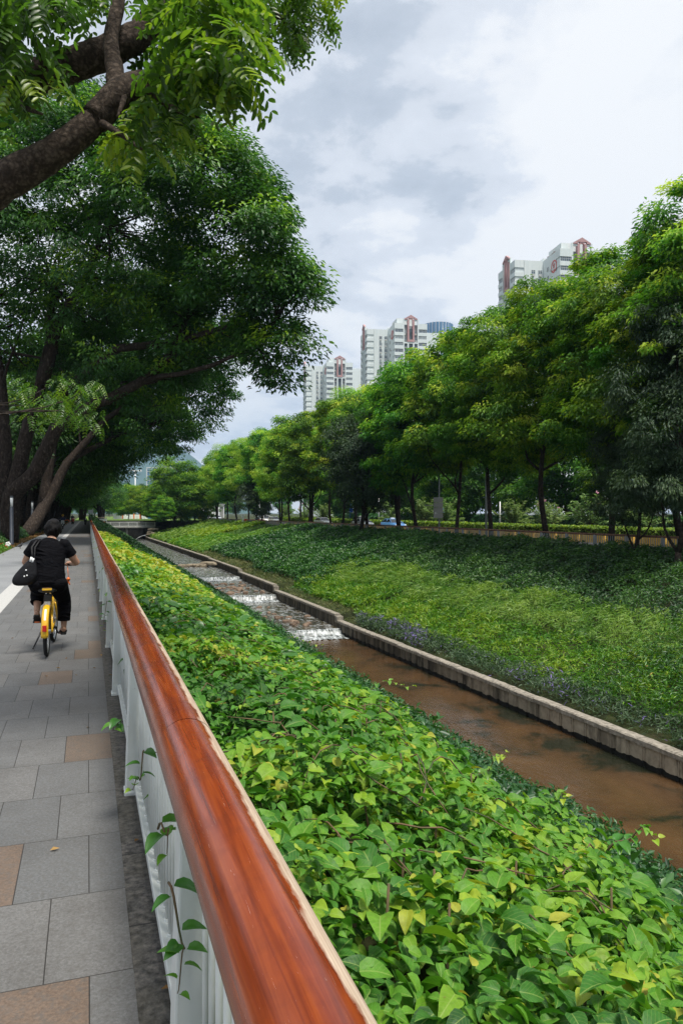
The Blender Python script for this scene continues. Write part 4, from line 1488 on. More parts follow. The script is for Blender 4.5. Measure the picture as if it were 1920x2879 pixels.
def pinnate(p, d, length, pairs, llen, tint):
    """one compound leaf: drooping rachis with paired leaflets"""
    d = d.normalized()
    side = d.cross(Vector((0, 0, 1)))
    if side.length < .1:
        side = Vector((1, 0, 0))
    side.normalize()
    roll = random.uniform(-.7, .7)
    up = side.cross(d)
    side = (side * math.cos(roll) + up * math.sin(roll)).normalized()
    up = side.cross(d).normalized()
    ps, ns, ds, Ls = [], [], [], []
    for i in range(pairs):
        f = (i + 1) / pairs
        q = p + d * (length * f) + Vector((0, 0, -.28 * length * f * f))
        dd = (d + Vector((0, 0, -.5 * f))).normalized()
        for sgn in (-1, 1):
            ps.append(q)
            ds.append(side * sgn * .95 + dd * random.uniform(.45, .7) + Vector((0, 0, -.12)))
            ns.append(up + side * sgn * .25 + Vector((random.uniform(-.2, .2), random.uniform(-.2, .2), 0)))
            Ls.append(llen * random.uniform(.85, 1.1) * (.75 + .5 * math.sin(PI * min(f, .9))))
    L = np.array(Ls)
    ti = np.clip(tint + rng.normal(0, .07, len(L)), 0, 1)
    leaf_parts.append(leaf_arrays(np.array(ps), np.array(ns), np.array(ds), L, L * .38, T_ELL, ti))


#        u, v, depth, ru, rv, count, tint, leaflet
NEAR = [(60, 50, 5.0, 120, 90, 46, .35, .075), (50, 190, 5.0, 95, 100, 36, .38, .075), (60, 300, 5.1, 90, 50, 14, .75, .07), (200, 60, 6.2, 90, 60, 22, .65, .07), (250, 20, 6.2, 130, 50, 22, .5, .07),
        (520, 70, 5.2, 70, 100, 30, .5, .08), (590, 130, 5.1, 95, 110, 50, .6, .08), (645, 210, 5.0, 80, 100, 44, .74, .082), (540, 250, 5.0, 100, 80, 40, .62, .08), (480, 320, 5.6, 80, 60, 26, .6, .08),
        (405, 440, 5.6, 80, 50, 30, .78, .08), (450, 370, 5.3, 60, 50, 12, .3, .07), (620, 30, 6.4, 120, 60, 36, .45, .07), (760, 60, 8.2, 90, 75, 50, .5, .075), (850, 130, 8.5, 65, 70, 42, .55, .075),
        (800, 175, 8.4, 50, 50, 20, .4, .075), (880, 30, 8.4, 60, 50, 28, .72, .075), (380, -60, 6.6, 260, 60, 50, .4, .07), (700, -20, 7.5, 200, 60, 50, .4, .07), (480, 190, 6.2, 110, 90, 30, .45, .07), (160, -20, 5.6, 160, 60, 40, .4, .07)]
for u, v, d, ru, rv, n, ti, ll in NEAR:
    l0 = ll
    for i in range(int(n * 1.75)):
        ll = l0
        a, q = random.uniform(0, 6.28), math.sqrt(random.random())
        du, dv_ = ru * q * math.cos(a), rv * q * math.sin(a)
        p_ = at(u + du, v + dv_ - 85, d + random.uniform(-.5, .6)) - NB
        dr = Vector((CA * du / ru * .8, -SA * du / ru * .8, -.45 - .25 * dv_ / rv)) + Vector((random.uniform(-.7, .7), random.uniform(-.7, .7), random.uniform(-.3, .25)))
        ll *= .98
        pinnate(p_, dr, ll * random.uniform(2.3, 3.3), random.randint(4, 6), ll, ti - .08 + random.uniform(-.35, .22))
V, F, T = merge(leaf_parts)
link('crown', tri_mesh('crown', V, F, M['leaf_near'], T), nt_)

# small pinnate spray hanging in front of the huge tree's trunk
leaf_parts = []
mb = MB()
SB = Vector((-5.0, 24.0, -.03))
st = thing('pinnate_tree', 'slender tree whose bright pinnate spray hangs before the huge trunk', 'tree', SB)
mb.tube([(0, 0, -.3), (.05, 0, 1.5), (.2, .1, 3.2), (.9, 0, 4.6)], [.16, .13, .10, .06], 9)
for c in [(230, 1100, 25), (190, 1150, 24.6), (130, 1090, 24.8), (235, 1170, 24.6), (110, 1150, 25)]:
    q = at(*c) - SB
    limb(mb, (.9, 0, 4.6), q, .035, .01, 5, 5, .1)
    for i in range(34):
        p_ = q + Vector((random.uniform(-.7, .7), random.uniform(-.6, .6), random.uniform(-.35, .4)))
        pinnate(p_, Vector((random.uniform(-1, 1), random.uniform(-1, 1), -.45)), .42, 6, .11, random.uniform(.25, .75))
mb.build('trunk', M['bark'], st)
V, F, T = merge(leaf_parts)
link('crown', tri_mesh('crown', V, F, M['leaf_near'], T), st)

# ------------------------------------------------------------------ stones in the stream
rng = np.random.default_rng(71)
random.seed(71)


def rock_mesh(name, mat, sx, sy, sz, seed):
    r2 = np.random.default_rng(seed)
    m = MB()
    m.ball((0, 0, 0), 1, 10, 7)
    V = np.array(m.v)
    ph = r2.random((6, 3)) * 6.28
    kx = r2.normal(size=(6, 3)) * 1.7
    disp = sum(np.sin(V @ kx[i] + ph[i, 0]) for i in range(6)) * .075
    V = V * (1 + disp)[:, None]
    V = np.clip(V, -.82, .82) * np.array([sx, sy, sz])
    m.v = [tuple(q) for q in V]
    me = m.mesh(name, mat)
    for p_ in me.polygons:
        p_.use_smooth = False
    return me


rocks = [rock_mesh('stream_stone', M['rock'], .27 * a, .22 * b, .16 * c, 80 + i) for i, (a, b, c) in enumerate([(1, 1, 1), (1.3, .9, 1), (.8, .9, 1.2), (1.1, 1.2, .8)])]
n = 0
for (y0_, y1_, num, lab, grp) in ((42.6, 52, 24, 'brown stone sticking out of the pool above the nearest weir', 'stones above the nearest weir'), (57.6, 66.5, 44, 'brown stone in the crowded pool above the second weir', 'stones above the second weir')):
    for i in range(num):
        y = y0_ + (y1_ - y0_) * random.random() ** 1.3
        x = random.uniform(9.3, float(wall_x(y)) - .5)
        o = tag(link('stream_stone', rocks[n % 4], None, (x, y, float(level(y)) + random.uniform(-.03, .06)), random.uniform(0, 6.28), random.uniform(.45, 1.25)), lab, 'stone', grp)
        n += 1
slabs = [rock_mesh('stepping_stone', M['slab'], .85, .5, .26, 90 + i) for i in range(3)]
for i in range(12):
    f = i / 11
    y = 82.5 + 4.5 * f + random.uniform(-.4, .4)
    x = 8.9 + 4.7 * f
    y = 85.5 - 3.0 * abs(f - .5) + random.uniform(-.5, .5)
    tag(link('stepping_stone', slabs[i % 3], None, (x, y, LEVEL[3] + .10 + (.22 if i > 8 else 0)), random.uniform(0, 6.28), random.uniform(.75, 1.2)), 'flat pale stone in the row of stepping stones across the stream', 'stone', 'stepping stones across the stream')

# ------------------------------------------------------------------ footbridge and outfall
br = thing('footbridge', 'low concrete footbridge with pale railing over a dark culvert', 'bridge', (9.2, 173.5, 0))
m = MB()
m.box(-6.5, 5.2, 0, 4.2, -1.55, -1.18)
bevel(m.build('deck', M['concrete'], br), .02)
m = MB()
m.tube([(-6.5, .12, -.25), (5.2, .12, -.25)], .05, 8)
m.box(-6.5, 5.2, .10, .14, -1.12, -1.06)
for i in range(79):
    x = -6.45 + i * .149
    m.box(x - .02, x + .02, .105, .135, -1.06, -.28)
for i in range(7):
    x = -6.4 + i * 1.92
    m.box(x - .05, x + .05, .06, .18, -1.18, -.24)
m.build('bridge_rail', M['white_steel'], br)
m = MB()
m.tube([(-1.0, .8, -5), (-1.0, .8, -1.5)], .28, 12)
m.build('pier', M['concrete'], br)
m = MB()
m.box(3.0, 5.2, .4, 5.4, -5, -1.5)
m.box(-6.5, -3.4, .4, 5.4, -5, -1.5)
m.box(-3.4, 3.0, 5.2, 5.4, -5, -1.5)
m.build('abutment', M['dark_concrete'], br)
m = MB()
m.box(-6.5, 8, 4.9, 5.3, -1.2, .12)
m.build('parapet_wall', M['dark_concrete'], br)
m = MB()
for i in range(10):
    x = -6.2 + i * 1.55
    m.box(x - .03, x + .03, 5.05, 5.11, .12, 1.1)
for z in (.3, .5, .7, .9, 1.1):
    m.box(-6.2, 7.8, 5.06, 5.10, z - .012, z + .012)
m.build('mesh_fence', M['grey_steel'], br)
of = MB()
vs, fs = [], []
for i in range(9):
    t_ = i / 8
    for k in range(5):
        vs.append((11.9 - 2.2 * t_ + random.uniform(-.08, .08), 168 - 1.2 + .6 * k + random.uniform(-.1, .1), -3.0 - 1.05 * t_ ** 1.8 + random.uniform(-.05, .05)))
fs = [(i * 5 + k, i * 5 + k + 1, i * 5 + 6 + k, i * 5 + 5 + k) for i in range(8) for k in range(4)]
of.add(vs, fs, True)
tag(of.build('outfall', M['foam']), 'gush of white water pouring from the right bank before the bridge', 'outfall', kind='stuff')
for i, (x, y, z, s) in enumerate([(12.7, 167.5, -2.9, 1.1), (12.9, 169, -2.5, 1.4), (13.6, 171.5, -1.9, 1.8), (13.3, 166, -2.6, 1.0)]):
    tag(link('bank_boulder', slabs[i % 3], None, (x, y, z), i * 1.3, s), ['brown boulder next to the outfall', 'boulder above the outfall', 'biggest boulder beside the bridge end', 'boulder on the wall end by the outfall'][i], 'boulder')

# orange and blue play barrier at the far end of the handrail, and the solar sign
p_ = at(258, 1443, 122)
bt = thing('barrier', 'orange framed barrier with blue band at the far end of the handrail', 'barrier', (.62, 116, 0))
m = MB()
m.box(1.15, 1.32, -.08, .08, -.9, .42)
m.box(-.25, 1.8, -.05, .05, .40, .52)
m.build('frame', M['red_paint'], bt)
m = MB()
m.box(.0, 1.14, -.04, .04, -.15, .14)
m.build('band', M['blue_paint'], bt)
eb = thing('end_railing', 'short brown topped railing turning off at the end of the walkway', 'railing', (.3, 124.3, 0))
m = MB()
m.tube([(0, 0, 1.05), (2.6, 0, 1.05)], .07, 10)
m.build('handrail', M['wood'], eb)
m = MB()
for i in range(3):
    m.box(.1 + i * 1.2, .18 + i * 1.2, -.04, .04, -.3, .97)
m.box(.1, 2.5, -.02, .02, .5, .9)
m.build('rail_panel', M['white_steel'], eb)
ss = thing('solar_post', 'grey post with small solar panel at the far end of the path', 'post', (.75, 126, 0))
m = MB()
m.tube([(0, 0, 0), (0, 0, 2.5)], .07, 8)
m.build('pole', M['grey_steel'], ss)
m = MB()
m.box(-.7, -.05, -.03, .03, 1.75, 2.3)
m.build('panel', M['car_silver'], ss)

# ------------------------------------------------------------------ far bank: fence, barrier, hedge, shrubs, signs
fence = thing('roadside_fence', 'dark topped grey picket fence along the crest of the far bank', 'fence')
fx = 28.0
fy = [15 + 2.72 * k for k in range(59)]
m = MB()
for y in fy:
    pass
for y in fy:
    q = MB()
    q.box(fx - .07, fx + .07, y - .07, y + .07, -.7, .50)
    q.build('post', M['grey_steel'], fence)
m = MB()
m.tube([(fx, 14, .53), (fx, 90, .53), (fx, 176, .53)], .06, 8)
m.build('handrail', M['wood2'], fence)
m = MB()
for y in np.arange(15.2, 172, .17):
    m.box(fx - .014, fx + .014, y - .014, y + .014, -.5, .48)
m.box(fx - .02, fx + .02, 15, 172, -.32, -.28)
m.build('picket_panel', M['grey_steel'], fence)

yb = thing('road_barrier', 'long yellow ribbed traffic barrier along the main road', 'barrier')
random.seed(3)
y = 18.0
while y < 165:
    q = MB()
    q.box(-.16, .16, 0, 2.9, -.42, -.20, taper=(-.12, .12, .02, 2.88))
    q.box(-.12, .12, .02, 2.88, -.20, .13)
    for k in range(9):
        q.box(-.17, -.12, .10 + k * .32, .26 + k * .32, -.20, .08)
    q.box(-.15, .15, .02, 2.88, .13, .21)
    bevel(q.build('barrier_section', M['road_yellow'], yb, loc=(35.2 + random.uniform(-.03, .03), y, 0)), .015)
    y += 3.0

rng = np.random.default_rng(17)


def box_hedge(name, label, x0, x1, y0_, y1_, z0, z1, n, mat, L, cat='hedge'):
    root = thing(name, label, cat, (x0, y0_, z0))
    core = MB()
    core.box(.15, x1 - x0 - .15, .1, y1_ - y0_ - .1, 0, z1 - z0 - .15)
    core.build('hedge_core', M['soil'], root)
    x = rng.uniform(0, x1 - x0, n)
    y = rng.uniform(0, y1_ - y0_, n)
    z = rng.uniform(0, z1 - z0, n)
    side = rng.random(n)
    x = np.where(side < .35, rng.normal(.05, .05, n), x)
    z = np.where(side > .35, z1 - z0 - np.abs(rng.normal(0, .06, n)) + .12 * (fbm(x, (y + y0_) / 1.5) - .5), z)
    nr = sph(n) * .7
    nr[:, 2] += np.where(side > .35, 1, .3)
    nr[:, 0] -= np.where(side < .35, 1, 0)
    dist = np.sqrt((x + x0) ** 2 + (y + y0_) ** 2)
    LL = L * np.maximum(1, dist / 45) * rng.uniform(.7, 1.3, n)
    V, F, T = leaf_arrays(np.stack([x, y, z], 1), nr, sph(n), LL, LL * .5, T_DIAMOND, np.clip(rng.normal(.5, .2, n) + (side > .35) * .12, 0, 1))
    link('foliage', tri_mesh('foliage', V, F, mat, T), root)
    return root


box_hedge('median_hedge', 'clipped light green hedge on the median of the main road', 40, 41.6, 22, 170, -.45, .62, 30000, M['leaf_hedge'], .16)
box_hedge('verge_hedge', 'rough green hedge beyond the main road', 57.5, 59, 20, 175, -.45, 1.2, 18000, M['leaf_shrub'], .28)

# crape myrtles on the median
random.seed(23)
rng = np.random.default_rng(23)


def myrtle_proto(nm, pink):
    mb = MB()
    ps, ns, ds, Ls, ti = [], [], [], [], []
    pk = MB()
    for i in range(26):
        a = random.uniform(0, 6.28)
        el_ = random.uniform(.35, 1.35)
        d = Vector((math.cos(a) * math.cos(el_), math.sin(a) * math.cos(el_), math.sin(el_)))
        Lb = random.uniform(2.2, 3.4)
        pts = [Vector((0, 0, .8)) + d * Lb * f + Vector((0, 0, -.35 * f * f * Lb * (1 - math.sin(el_)))) for f in (0, .25, .5, .75, 1)]
        mb.tube(pts, [.05, .035, .025, .018, .008], 5)
        for j in range(52):
            f = .2 + .8 * j / 52
            k = min(3, int(f * 4))
            q = pts[k].lerp(pts[k + 1], f * 4 - k)
            sd_ = Vector((random.uniform(-1, 1), random.uniform(-1, 1), random.uniform(-.5, .6)))
            ps.append(q)
            ds.append(sd_ + d * .8)
            ns.append(Vector((random.uniform(-.6, .6), random.uniform(-.6, .6), 1)))
            Ls.append(random.uniform(.30, .55))
            ti.append(min(1, max(0, random.gauss(.5, .2))))
        if pink and i % 4 == 0 and el_ > .7:
            for j in range(9):
                e_ = pts[4] + Vector((random.uniform(-.15, .15), random.uniform(-.15, .15), random.uniform(0, .3)))
                pk.ball(e_, random.uniform(.03, .06), 6, 4)
    mb.tube([(0, 0, 0), (0, 0, .9)], [.14, .11], 8)
    L = np.array(Ls)
    V, F, T = leaf_arrays(np.array(ps), np.array(ns), np.array(ds), L, L * .3, T_DIAMOND, np.array(ti))
    return mb.mesh('stem', M['twig']), tri_mesh('foliage', V, F, M['leaf_myrtle'], T), (pk.mesh('blossom', M['pink']) if pink and pk.v else None)


my = [myrtle_proto('a', True), myrtle_proto('b', True), myrtle_proto('c', False)]
MY = [(1660, 48, 1.05, 0, 'feathery shrub with pink blossom, rightmost of the three behind the median hedge'), (1546, 48, 1.0, 1, 'feathery shrub with pink tips half behind a street tree trunk'), (1442, 48, .98, 2, 'feathery shrub without blossom behind the median hedge'),
      (1250, 48, 1.1, 2, 'feathery shrub right of the grey sign back'), (1190, 48, 1.15, 2, 'feathery shrub left of the grey sign back'), (1100, 48, 1.1, 2, 'feathery shrub behind the blue car'), (910, 49, 1.1, 2, 'feathery shrub behind the white car under the dark grey tree'),
      (860, 49, 1.1, 0, 'feathery shrub between thin trunks in the middle'), (800, 49, 1.2, 2, 'feathery shrub behind the two leaning trunks'), (1800, 48, 1.0, 1, 'feathery shrub with pink tips near the right edge')]
for u, x, s, k, lab in MY:
    y = on_x(u, x)
    r_ = thing('flowering_shrub', lab, 'shrub', (x, y, -.45), random.uniform(0, 6), 'feathery shrubs on the median')
    r_.scale = (s, s, s)
    link('stem', my[k][0], r_)
    link('foliage', my[k][1], r_)
    if my[k][2]:
        link('blossom', my[k][2], r_)


def post_at(u, x, h, r, mat, name, label, cat='post', z=-.45):
    y = on_x(u, x)
    root = thing(name, label, cat, (x, y, z))
    m = MB()
    m.tube([(0, 0, 0), (0, 0, h * .5), (0, 0, h)], [r, r * .85, r * .6], 10)
    m.build('pole', mat, root)
    return root


sg = post_at(1234, 31.0, 5.8, .09, M['grey_steel'], 'road_sign', 'tall road sign seen from its plain grey back among the trunks', 'road sign')
m = MB()
for i in range(4):
    m.box(-.62, .34, -.12, -.09, 1.75 + i * .49, 2.21 + i * .49)
m.box(-1.5, -.62, -.11, -.08, 2.9, 2.97)
m.build('sign_panel', M['sign_grey'], sg)
post_at(1366, 30.8, 7.5, .09, M['grey_steel'], 'street_lamp', 'dark slim lamp column beside a forked trunk on the far bank', 'street lamp')
bs = post_at(993, 58, 5.2, .12, M['white_paint'], 'sign_totem', 'white post with three blue disc signs across the main road', 'sign')
m = MB()
for i in range(3):
    m.box(-.9, -.1, -.06, .0, 1.2 + i * 1.2, 2.1 + i * 1.2)
m.build('sign_panel', M['sign_blue'], bs)
for u, x, h, lab, arm in [(594, 34, 10.5, 'tall white lamp column above the distant cars', 1), (541, 27.5, 3.9, 'small white lamp with short arm by the guard booth', 1), (730, 45, 7, 'grey lamp column behind the thick distant trunk', 0), (1405, 47, 3.6, 'white lamp post left of the feathery shrubs', 0), (1065, 50, 6, 'grey column behind the cars in the middle', 0)]:
    r_ = post_at(u, x, h, .13 if h > 5 else .1, M['white_paint'], 'street_lamp', lab, 'street lamp')
    if arm:
        m = MB()
        m.tube([(0, 0, h), (-.7, -.2, h + .12), (-1.2, -.3, h + .1)], .05, 6)
        m.box(-1.7, -1.1, -.45, -.15, h + .02, h + .14)
        m.build('lamp_head', M['white_paint'], r_)
gp = at(553, 1443, 262)
gb = thing('guard_booth', 'low dark teal booth with flat roof at the far corner of the bank', 'booth', (gp.x, gp.y, -.3))
m = MB()
m.box(-3, 3, -1.5, 1.5, 0, 2.5)
m.build('wall', M['teal'], gb)
m = MB()
m.box(-3.5, 3.8, -2, 2, 2.5, 2.75)
bevel(m.build('roof', M['teal'], gb), .05)
m = MB()
m.box(.8, 1.8, -1.56, -1.5, .1, 2.1)
m.build('door', M['red_paint'], gb)
m = MB()
m.box(-2.6, .4, -1.55, -1.5, 1.0, 2.1)
m.build('window', M['car_glass'], gb)
for u, v, d, w_, h_, lab in [(585, 1443, 300, 13, 5.5, 'small flat roofed white building beyond the road bend'), (624, 1443, 290, 1.3, 4.6, 'grey concrete gate pillar far beyond the cars')]:
    q = at(u, v, d)
    b_ = thing('pavilion' if w_ > 5 else 'gate_pillar', lab, 'building' if w_ > 5 else 'pillar', (q.x, q.y, -.4))
    m = MB()
    m.box(-w_ / 2, w_ / 2, 0, w_ * .7, 0, h_)
    m.build('wall', M['white_paint'] if w_ > 5 else M['concrete'], b_)
    m = MB()
    m.box(-w_ / 2 - .3, w_ / 2 + .3, -.3, w_ * .7 + .3, h_, h_ + .4)
    m.build('roof', M['concrete'], b_)
# red and white gate arm
gt = thing('gate_arm', 'white post with short red barrier arm at the fence', 'barrier arm', (27.0, on_x(683, 27), -.5))
m = MB()
m.box(-.12, .12, -.12, .12, 0, 2.0)
m.build('post', M['white_paint'], gt)
m = MB()
m.box(.3, .7, -.2, .2, 0, 1.2)
m.box(.6, 4.0, -.06, .06, .95, 1.1)
m.build('arm', M['red_paint'], gt)


# ------------------------------------------------------------------ cars
def car(body_mat, label, loc, rotz, group=None, suv=False):
    root = thing('parked_car' if group is None else 'car', label, 'car', loc, rotz, group)
    # front at -y
    H = 1.68 if suv else 1.46
    prof = [(-2.2, .42, .62), (-2.1, .25, .78), (-1.3, .22, .92), (-.85, .22, .98), (.0, .22, 1.0), (1.2, .22, 1.02), (1.9, .25, 1.0), (2.2, .42, .85)]
    m = MB()
    vs = []
    for y, zb, zt in prof:
        wb = .78 if abs(y) > 2.05 else .86
        for x, z in ((-wb, zb), (-wb - .03, (zb + zt) / 2), (-wb + .06, zt), (wb - .06, zt), (wb + .03, (zb + zt) / 2), (wb, zb)):
            vs.append((x, y, z))
    k = len(prof)
    fs = [(i * 6 + j, i * 6 + (j + 1) % 6, (i + 1) * 6 + (j + 1) % 6, (i + 1) * 6 + j) for i in range(k - 1) for j in range(6)]
    fs += [(5, 4, 3, 2, 1, 0), tuple((k - 1) * 6 + j for j in range(6))]
    m.add(vs, fs, True)
    m.box(-.60, .60, -.35, 1.35 if suv else 1.0, H - .06, H, taper=(-.52, .52, -.25, 1.25 if suv else .9))
    for sx in (-1, 1):
        m.tube([(sx * .78, -.95, .97), (sx * .60, -.33, H - .03)], .035, 6)
        m.tube([(sx * .80, .35, .99), (sx * .60, .35, H - .03)], .035, 6)
        m.tube([(sx * .78, 1.9, .98), (sx * .58, 1.33 if suv else .98, H - .03)], .04, 6)
        m.box(sx * .86 - .0, sx * 1.02, -.78, -.62, .95, 1.07) if sx > 0 else m.box(-1.02, -.86, -.78, -.62, .95, 1.07)
    m.build('body', body_mat, root)
    m = MB()
    yr = 1.33 if suv else .98
    m.add([(-.77, -.94, .98), (.77, -.94, .98), (.80, 1.85, .99), (-.80, 1.85, .99), (-.58, -.34, H - .05), (.58, -.34, H - .05), (.56, yr, H - .05), (-.56, yr, H - .05)],
          [(0, 1, 5, 4), (1, 2, 6, 5), (2, 3, 7, 6), (3, 0, 4, 7)])
    m.build('window', M['car_glass'], root)
    for sx in (-1, 1):
        for y in (-1.38, 1.38):
            q = MB()
            q.ring((0, 0, 0), .24, .085, n=20, m=8, rw=.10)
            w_ = q.build('wheel', M['black_rubber'], root, loc=(sx * .78, y, .325))
            q = MB()
            q.tube([(-.085, 0, 0), (.085, 0, 0)], .18, 14, ref=(0, 1, 0))
            q.build('rim', M['silver'], w_)
        q = MB()
        q.ball((sx * .62, -2.14, .68), (.16, .06, .07), 10, 6)
        q.build('headlight', M['lamp_glass'], root)
        q = MB()
        q.box(sx * .68 - .1, sx * .68 + .1, 2.17, 2.22, .68, .82)
        q.build('tail_light', M['red_lens'], root)
    q = MB()
    q.box(-.5, .5, -2.225, -2.19, .40, .60)
    q.build('grille', M['black_plastic'], root)
    q = MB()
    q.box(-.23, .23, -2.245, -2.226, .44, .56)
    q.build('number_plate', M['sign_blue'], root)
    return root


CARS = [(1018, 36.5, M['car_black'], True, 'black off-road car partly behind a trunk on the main road', 0), (1048, 36.4, M['car_silver'], False, 'silver car right behind the black one on the main road', 4.0), (1105, 36.3, M['car_blue'], False, 'white and blue car on the main road right of the thick dark trunk', 0),
        (908, 36.5, M['car_white'], False, 'white car under the dark grey tree on the main road', 0), (772, 36.5, M['car_white'], False, 'white car between two leaning trunks', 0), (748, 36.5, M['car_white'], True, 'white van shaped car behind the thick distant trunk', 0),
        (733, 36.5, M['car_black'], False, 'black car low behind the distant fence', 0), (612, 38, M['car_silver'], False, 'pale distant car at the road bend, right of the lamp column', 0), (578, 41, M['car_silver'], False, 'farthest pale car, left of the lamp column', 0)]
for u, x, mt, suv, lab, off in CARS:
    c_ = car(mt, lab, (x, on_x(u, x) + off, -.39), R(4), 'cars on the main road', suv)
    if mt is M['car_blue']:
        q = MB()
        q.box(-.25, .25, .1, .4, 1.46, 1.6)
        q.build('roof_sign', M['lamp_glass'], c_)
car(M['car_white'], 'white car on the side road between the dark trunks at the left', (-7.9, 79, 0), R(178), None, True)
hb = thing('handcart_bar', 'pale grey bar across the gap between trunk and first lamp post', 'barrier', (-6.3, 60, 0))
m = MB()
m.tube([(-1.0, 0, .75), (.9, 0, .85)], .05, 8)
m.build('bar', M['silver'], hb)
m = MB()
m.tube([(-.8, 0, 0), (-.8, 0, .78)], .05, 8)
m.tube([(.8, 0, 0), (.8, 0, .84)], .05, 8)
m.build('leg', M['grey_steel'], hb)

# ------------------------------------------------------------------ left verge: lamps, shrubs, fallen leaves, bird
for i, (x, y) in enumerate([(-4.0, 45.3), (-4.25, 65.5), (-4.4, 88), (-4.4, 113), (-4.3, 172), (-4.3, 196)]):
    r_ = thing('lamp_post', f'dark blue grey path lamp with clear top, {ORD[i]} along the cycle lane', 'lamp post', (x, y, -.03), 0, 'path lamps along the cycle lane')
    m = MB()
    m.tube([(0, 0, 0), (0, 0, .1), (0, 0, .12), (0, 0, 2.15)], [.13, .13, .10, .09], 12)
    m.tube([(0, 0, 2.64), (0, 0, 2.74)], [.085, .07], 12)
    m.build('pole', M['post_blue'], r_)
    m = MB()
    m.tube([(0, 0, 2.15), (0, 0, 2.64)], [.072, .08], 12)
    m.build('lamp_glass', M['lamp_glass'], r_)
rng = np.random.default_rng(29)
random.seed(29)


def mound(name, label, boxes, n, mat, L, tint, cat='shrub'):
    out = []
    for (x0, x1, y0_, y1_, h) in boxes:
        x, y = rng.uniform(x0, x1, n), rng.uniform(y0_, y1_, n)
        e1 = np.clip(1 - np.abs((x - (x0 + x1) / 2) / ((x1 - x0) / 2)) ** 4, 0, 1)
        z = h * e1 * (.65 + .5 * fbm(x / .6, y / .6)) * rng.random(n) ** .35
        nr = sph(n) * .8
        nr[:, 2] += .8
        dv = sph(n)
        LL = L * rng.uniform(.7, 1.3, n) * np.maximum(1, y / 40)
        out.append(leaf_arrays(np.stack([x, y, z], 1), nr, dv, LL, LL * .5, T_DIAMOND, np.clip(tint + rng.normal(0, .2, n), 0, 1)))
    V, F, T = merge(out)
    return tag(link(name, tri_mesh(name, V, F, mat, T)), label, cat, kind='stuff')


mound('verge_shrub', 'low green shrubs in the planting strip along the cycle lane', [(-6.4, -4.25, 44.5 + i * 9, 53.5 + i * 9, .75 if i < 2 else .5) for i in range(14)], 2600, M['leaf_shrub'], .12, .55)
fl = thing('flowering_shrub', 'bright green hibiscus shrub with red blooms at the left edge', 'shrub', (-5.0, 36.5, -.03))
n = 5200
x, y = rng.uniform(-1.7, 1.15, n), rng.uniform(-5, 6.5, n)
z = (.55 + .5 * fbm(x + 5, y)) * rng.random(n) ** .4 * np.clip(1 - np.abs((x + .3) / 1.5) ** 4, 0, 1)
nr = sph(n) * .8
nr[:, 2] += .8
LL = .11 * rng.uniform(.7, 1.3, n)
V, F, T = leaf_arrays(np.stack([x, y, z], 1), nr, sph(n), LL, LL * .55, T_DIAMOND, np.clip(rng.normal(.8, .2, n), 0, 1))
link('foliage', tri_mesh('foliage', V, F, M['leaf_shrub'], T), fl)
for (u, v, d, mt) in [(15, 1540, 36, 'petal_red'), (3, 1552, 35.5, 'petal_red'), (24, 1530, 37, 'petal_white'), (8, 1533, 38, 'petal_red')]:
    q = at(u, v, d) - Vector((-5.0, 36.5, -.03))
    m = MB()
    for k in range(5):
        a = k * 1.256
        m.ball((q.x + .07 * math.cos(a), q.y - .04, q.z + .07 * math.sin(a)), (.065, .025, .065), 8, 5)
    m.build('flower', M[mt], fl)
n = 5200
x, y = rng.uniform(-1, 0, n), rng.uniform(32, 150, n)
x = -3.62 - np.abs(rng.normal(0, .45, n)) + (rng.random(n) < .06) * rng.uniform(0, .6, n)
nr = sph(n) * .35
nr[:, 2] += 1
LL = .09 * rng.uniform(.7, 1.3, n) * np.maximum(1, y / 40)
V, F, T = leaf_arrays(np.stack([x, y, np.full(n, .015)], 1), nr, sph(n) * np.array([1, 1, .1]), LL, LL * .55, T_DIAMOND, rng.random(n))
n = 70
x, y = rng.uniform(-1.4, .3, n), rng.uniform(2, 30, n)
x = np.where(rng.random(n) < .6, .3 - np.abs(rng.normal(0, .12, n)), x)
LL = rng.uniform(.025, .06, n)
nr = sph(n) * .3
nr[:, 2] += 1
v2, f2, t2 = leaf_arrays(np.stack([x, y, np.full(n, .008)], 1), nr, sph(n) * np.array([1, 1, .05]), LL, LL * .5, T_DIAMOND, rng.random(n))
V, F, T = merge([(V, F, T), (v2, f2, t2)])
tag(link('fallen_leaves', tri_mesh('fallen_leaves', V, F, M['litter'], T)), 'brown fallen leaves along the edge of the cycle lane', 'leaves', kind='stuff')
mound('verge_grass', 'patch of green grass at the lane edge below the hibiscus', [(-4.3, -3.6, 33, 41, .22)], 2600, M['leaf_lawn'], .10, .4, 'grass')

bd = thing('bird', 'small dark pigeon standing on the cycle lane', 'bird', (-3.15, 40.0, 0), R(-40))
m = MB()
m.tube([(0, -.26, .11), (0, -.16, .13), (0, -.06, .16), (0, .05, .18), (0, .10, .22), (0, .115, .27), (0, .14, .29), (0, .17, .285), (0, .21, .275)], [(.03, .012), (.045, .03), (.075, .065), (.07, .07), (.045, .05), (.033, .035), (.034, .034), (.02, .02), (.005, .005)], 10)
m.tube([(.03, -.01, .13), (.03, -.02, .05), (.03, .0, .0), (.03, .05, .002)], [.014, .009, .007, .005], 6)
m.tube([(-.03, .03, .13), (-.03, .04, .05), (-.03, .05, .0), (-.03, .10, .002)], [.014, .009, .007, .005], 6)
m.build('body', M['bird'], bd)

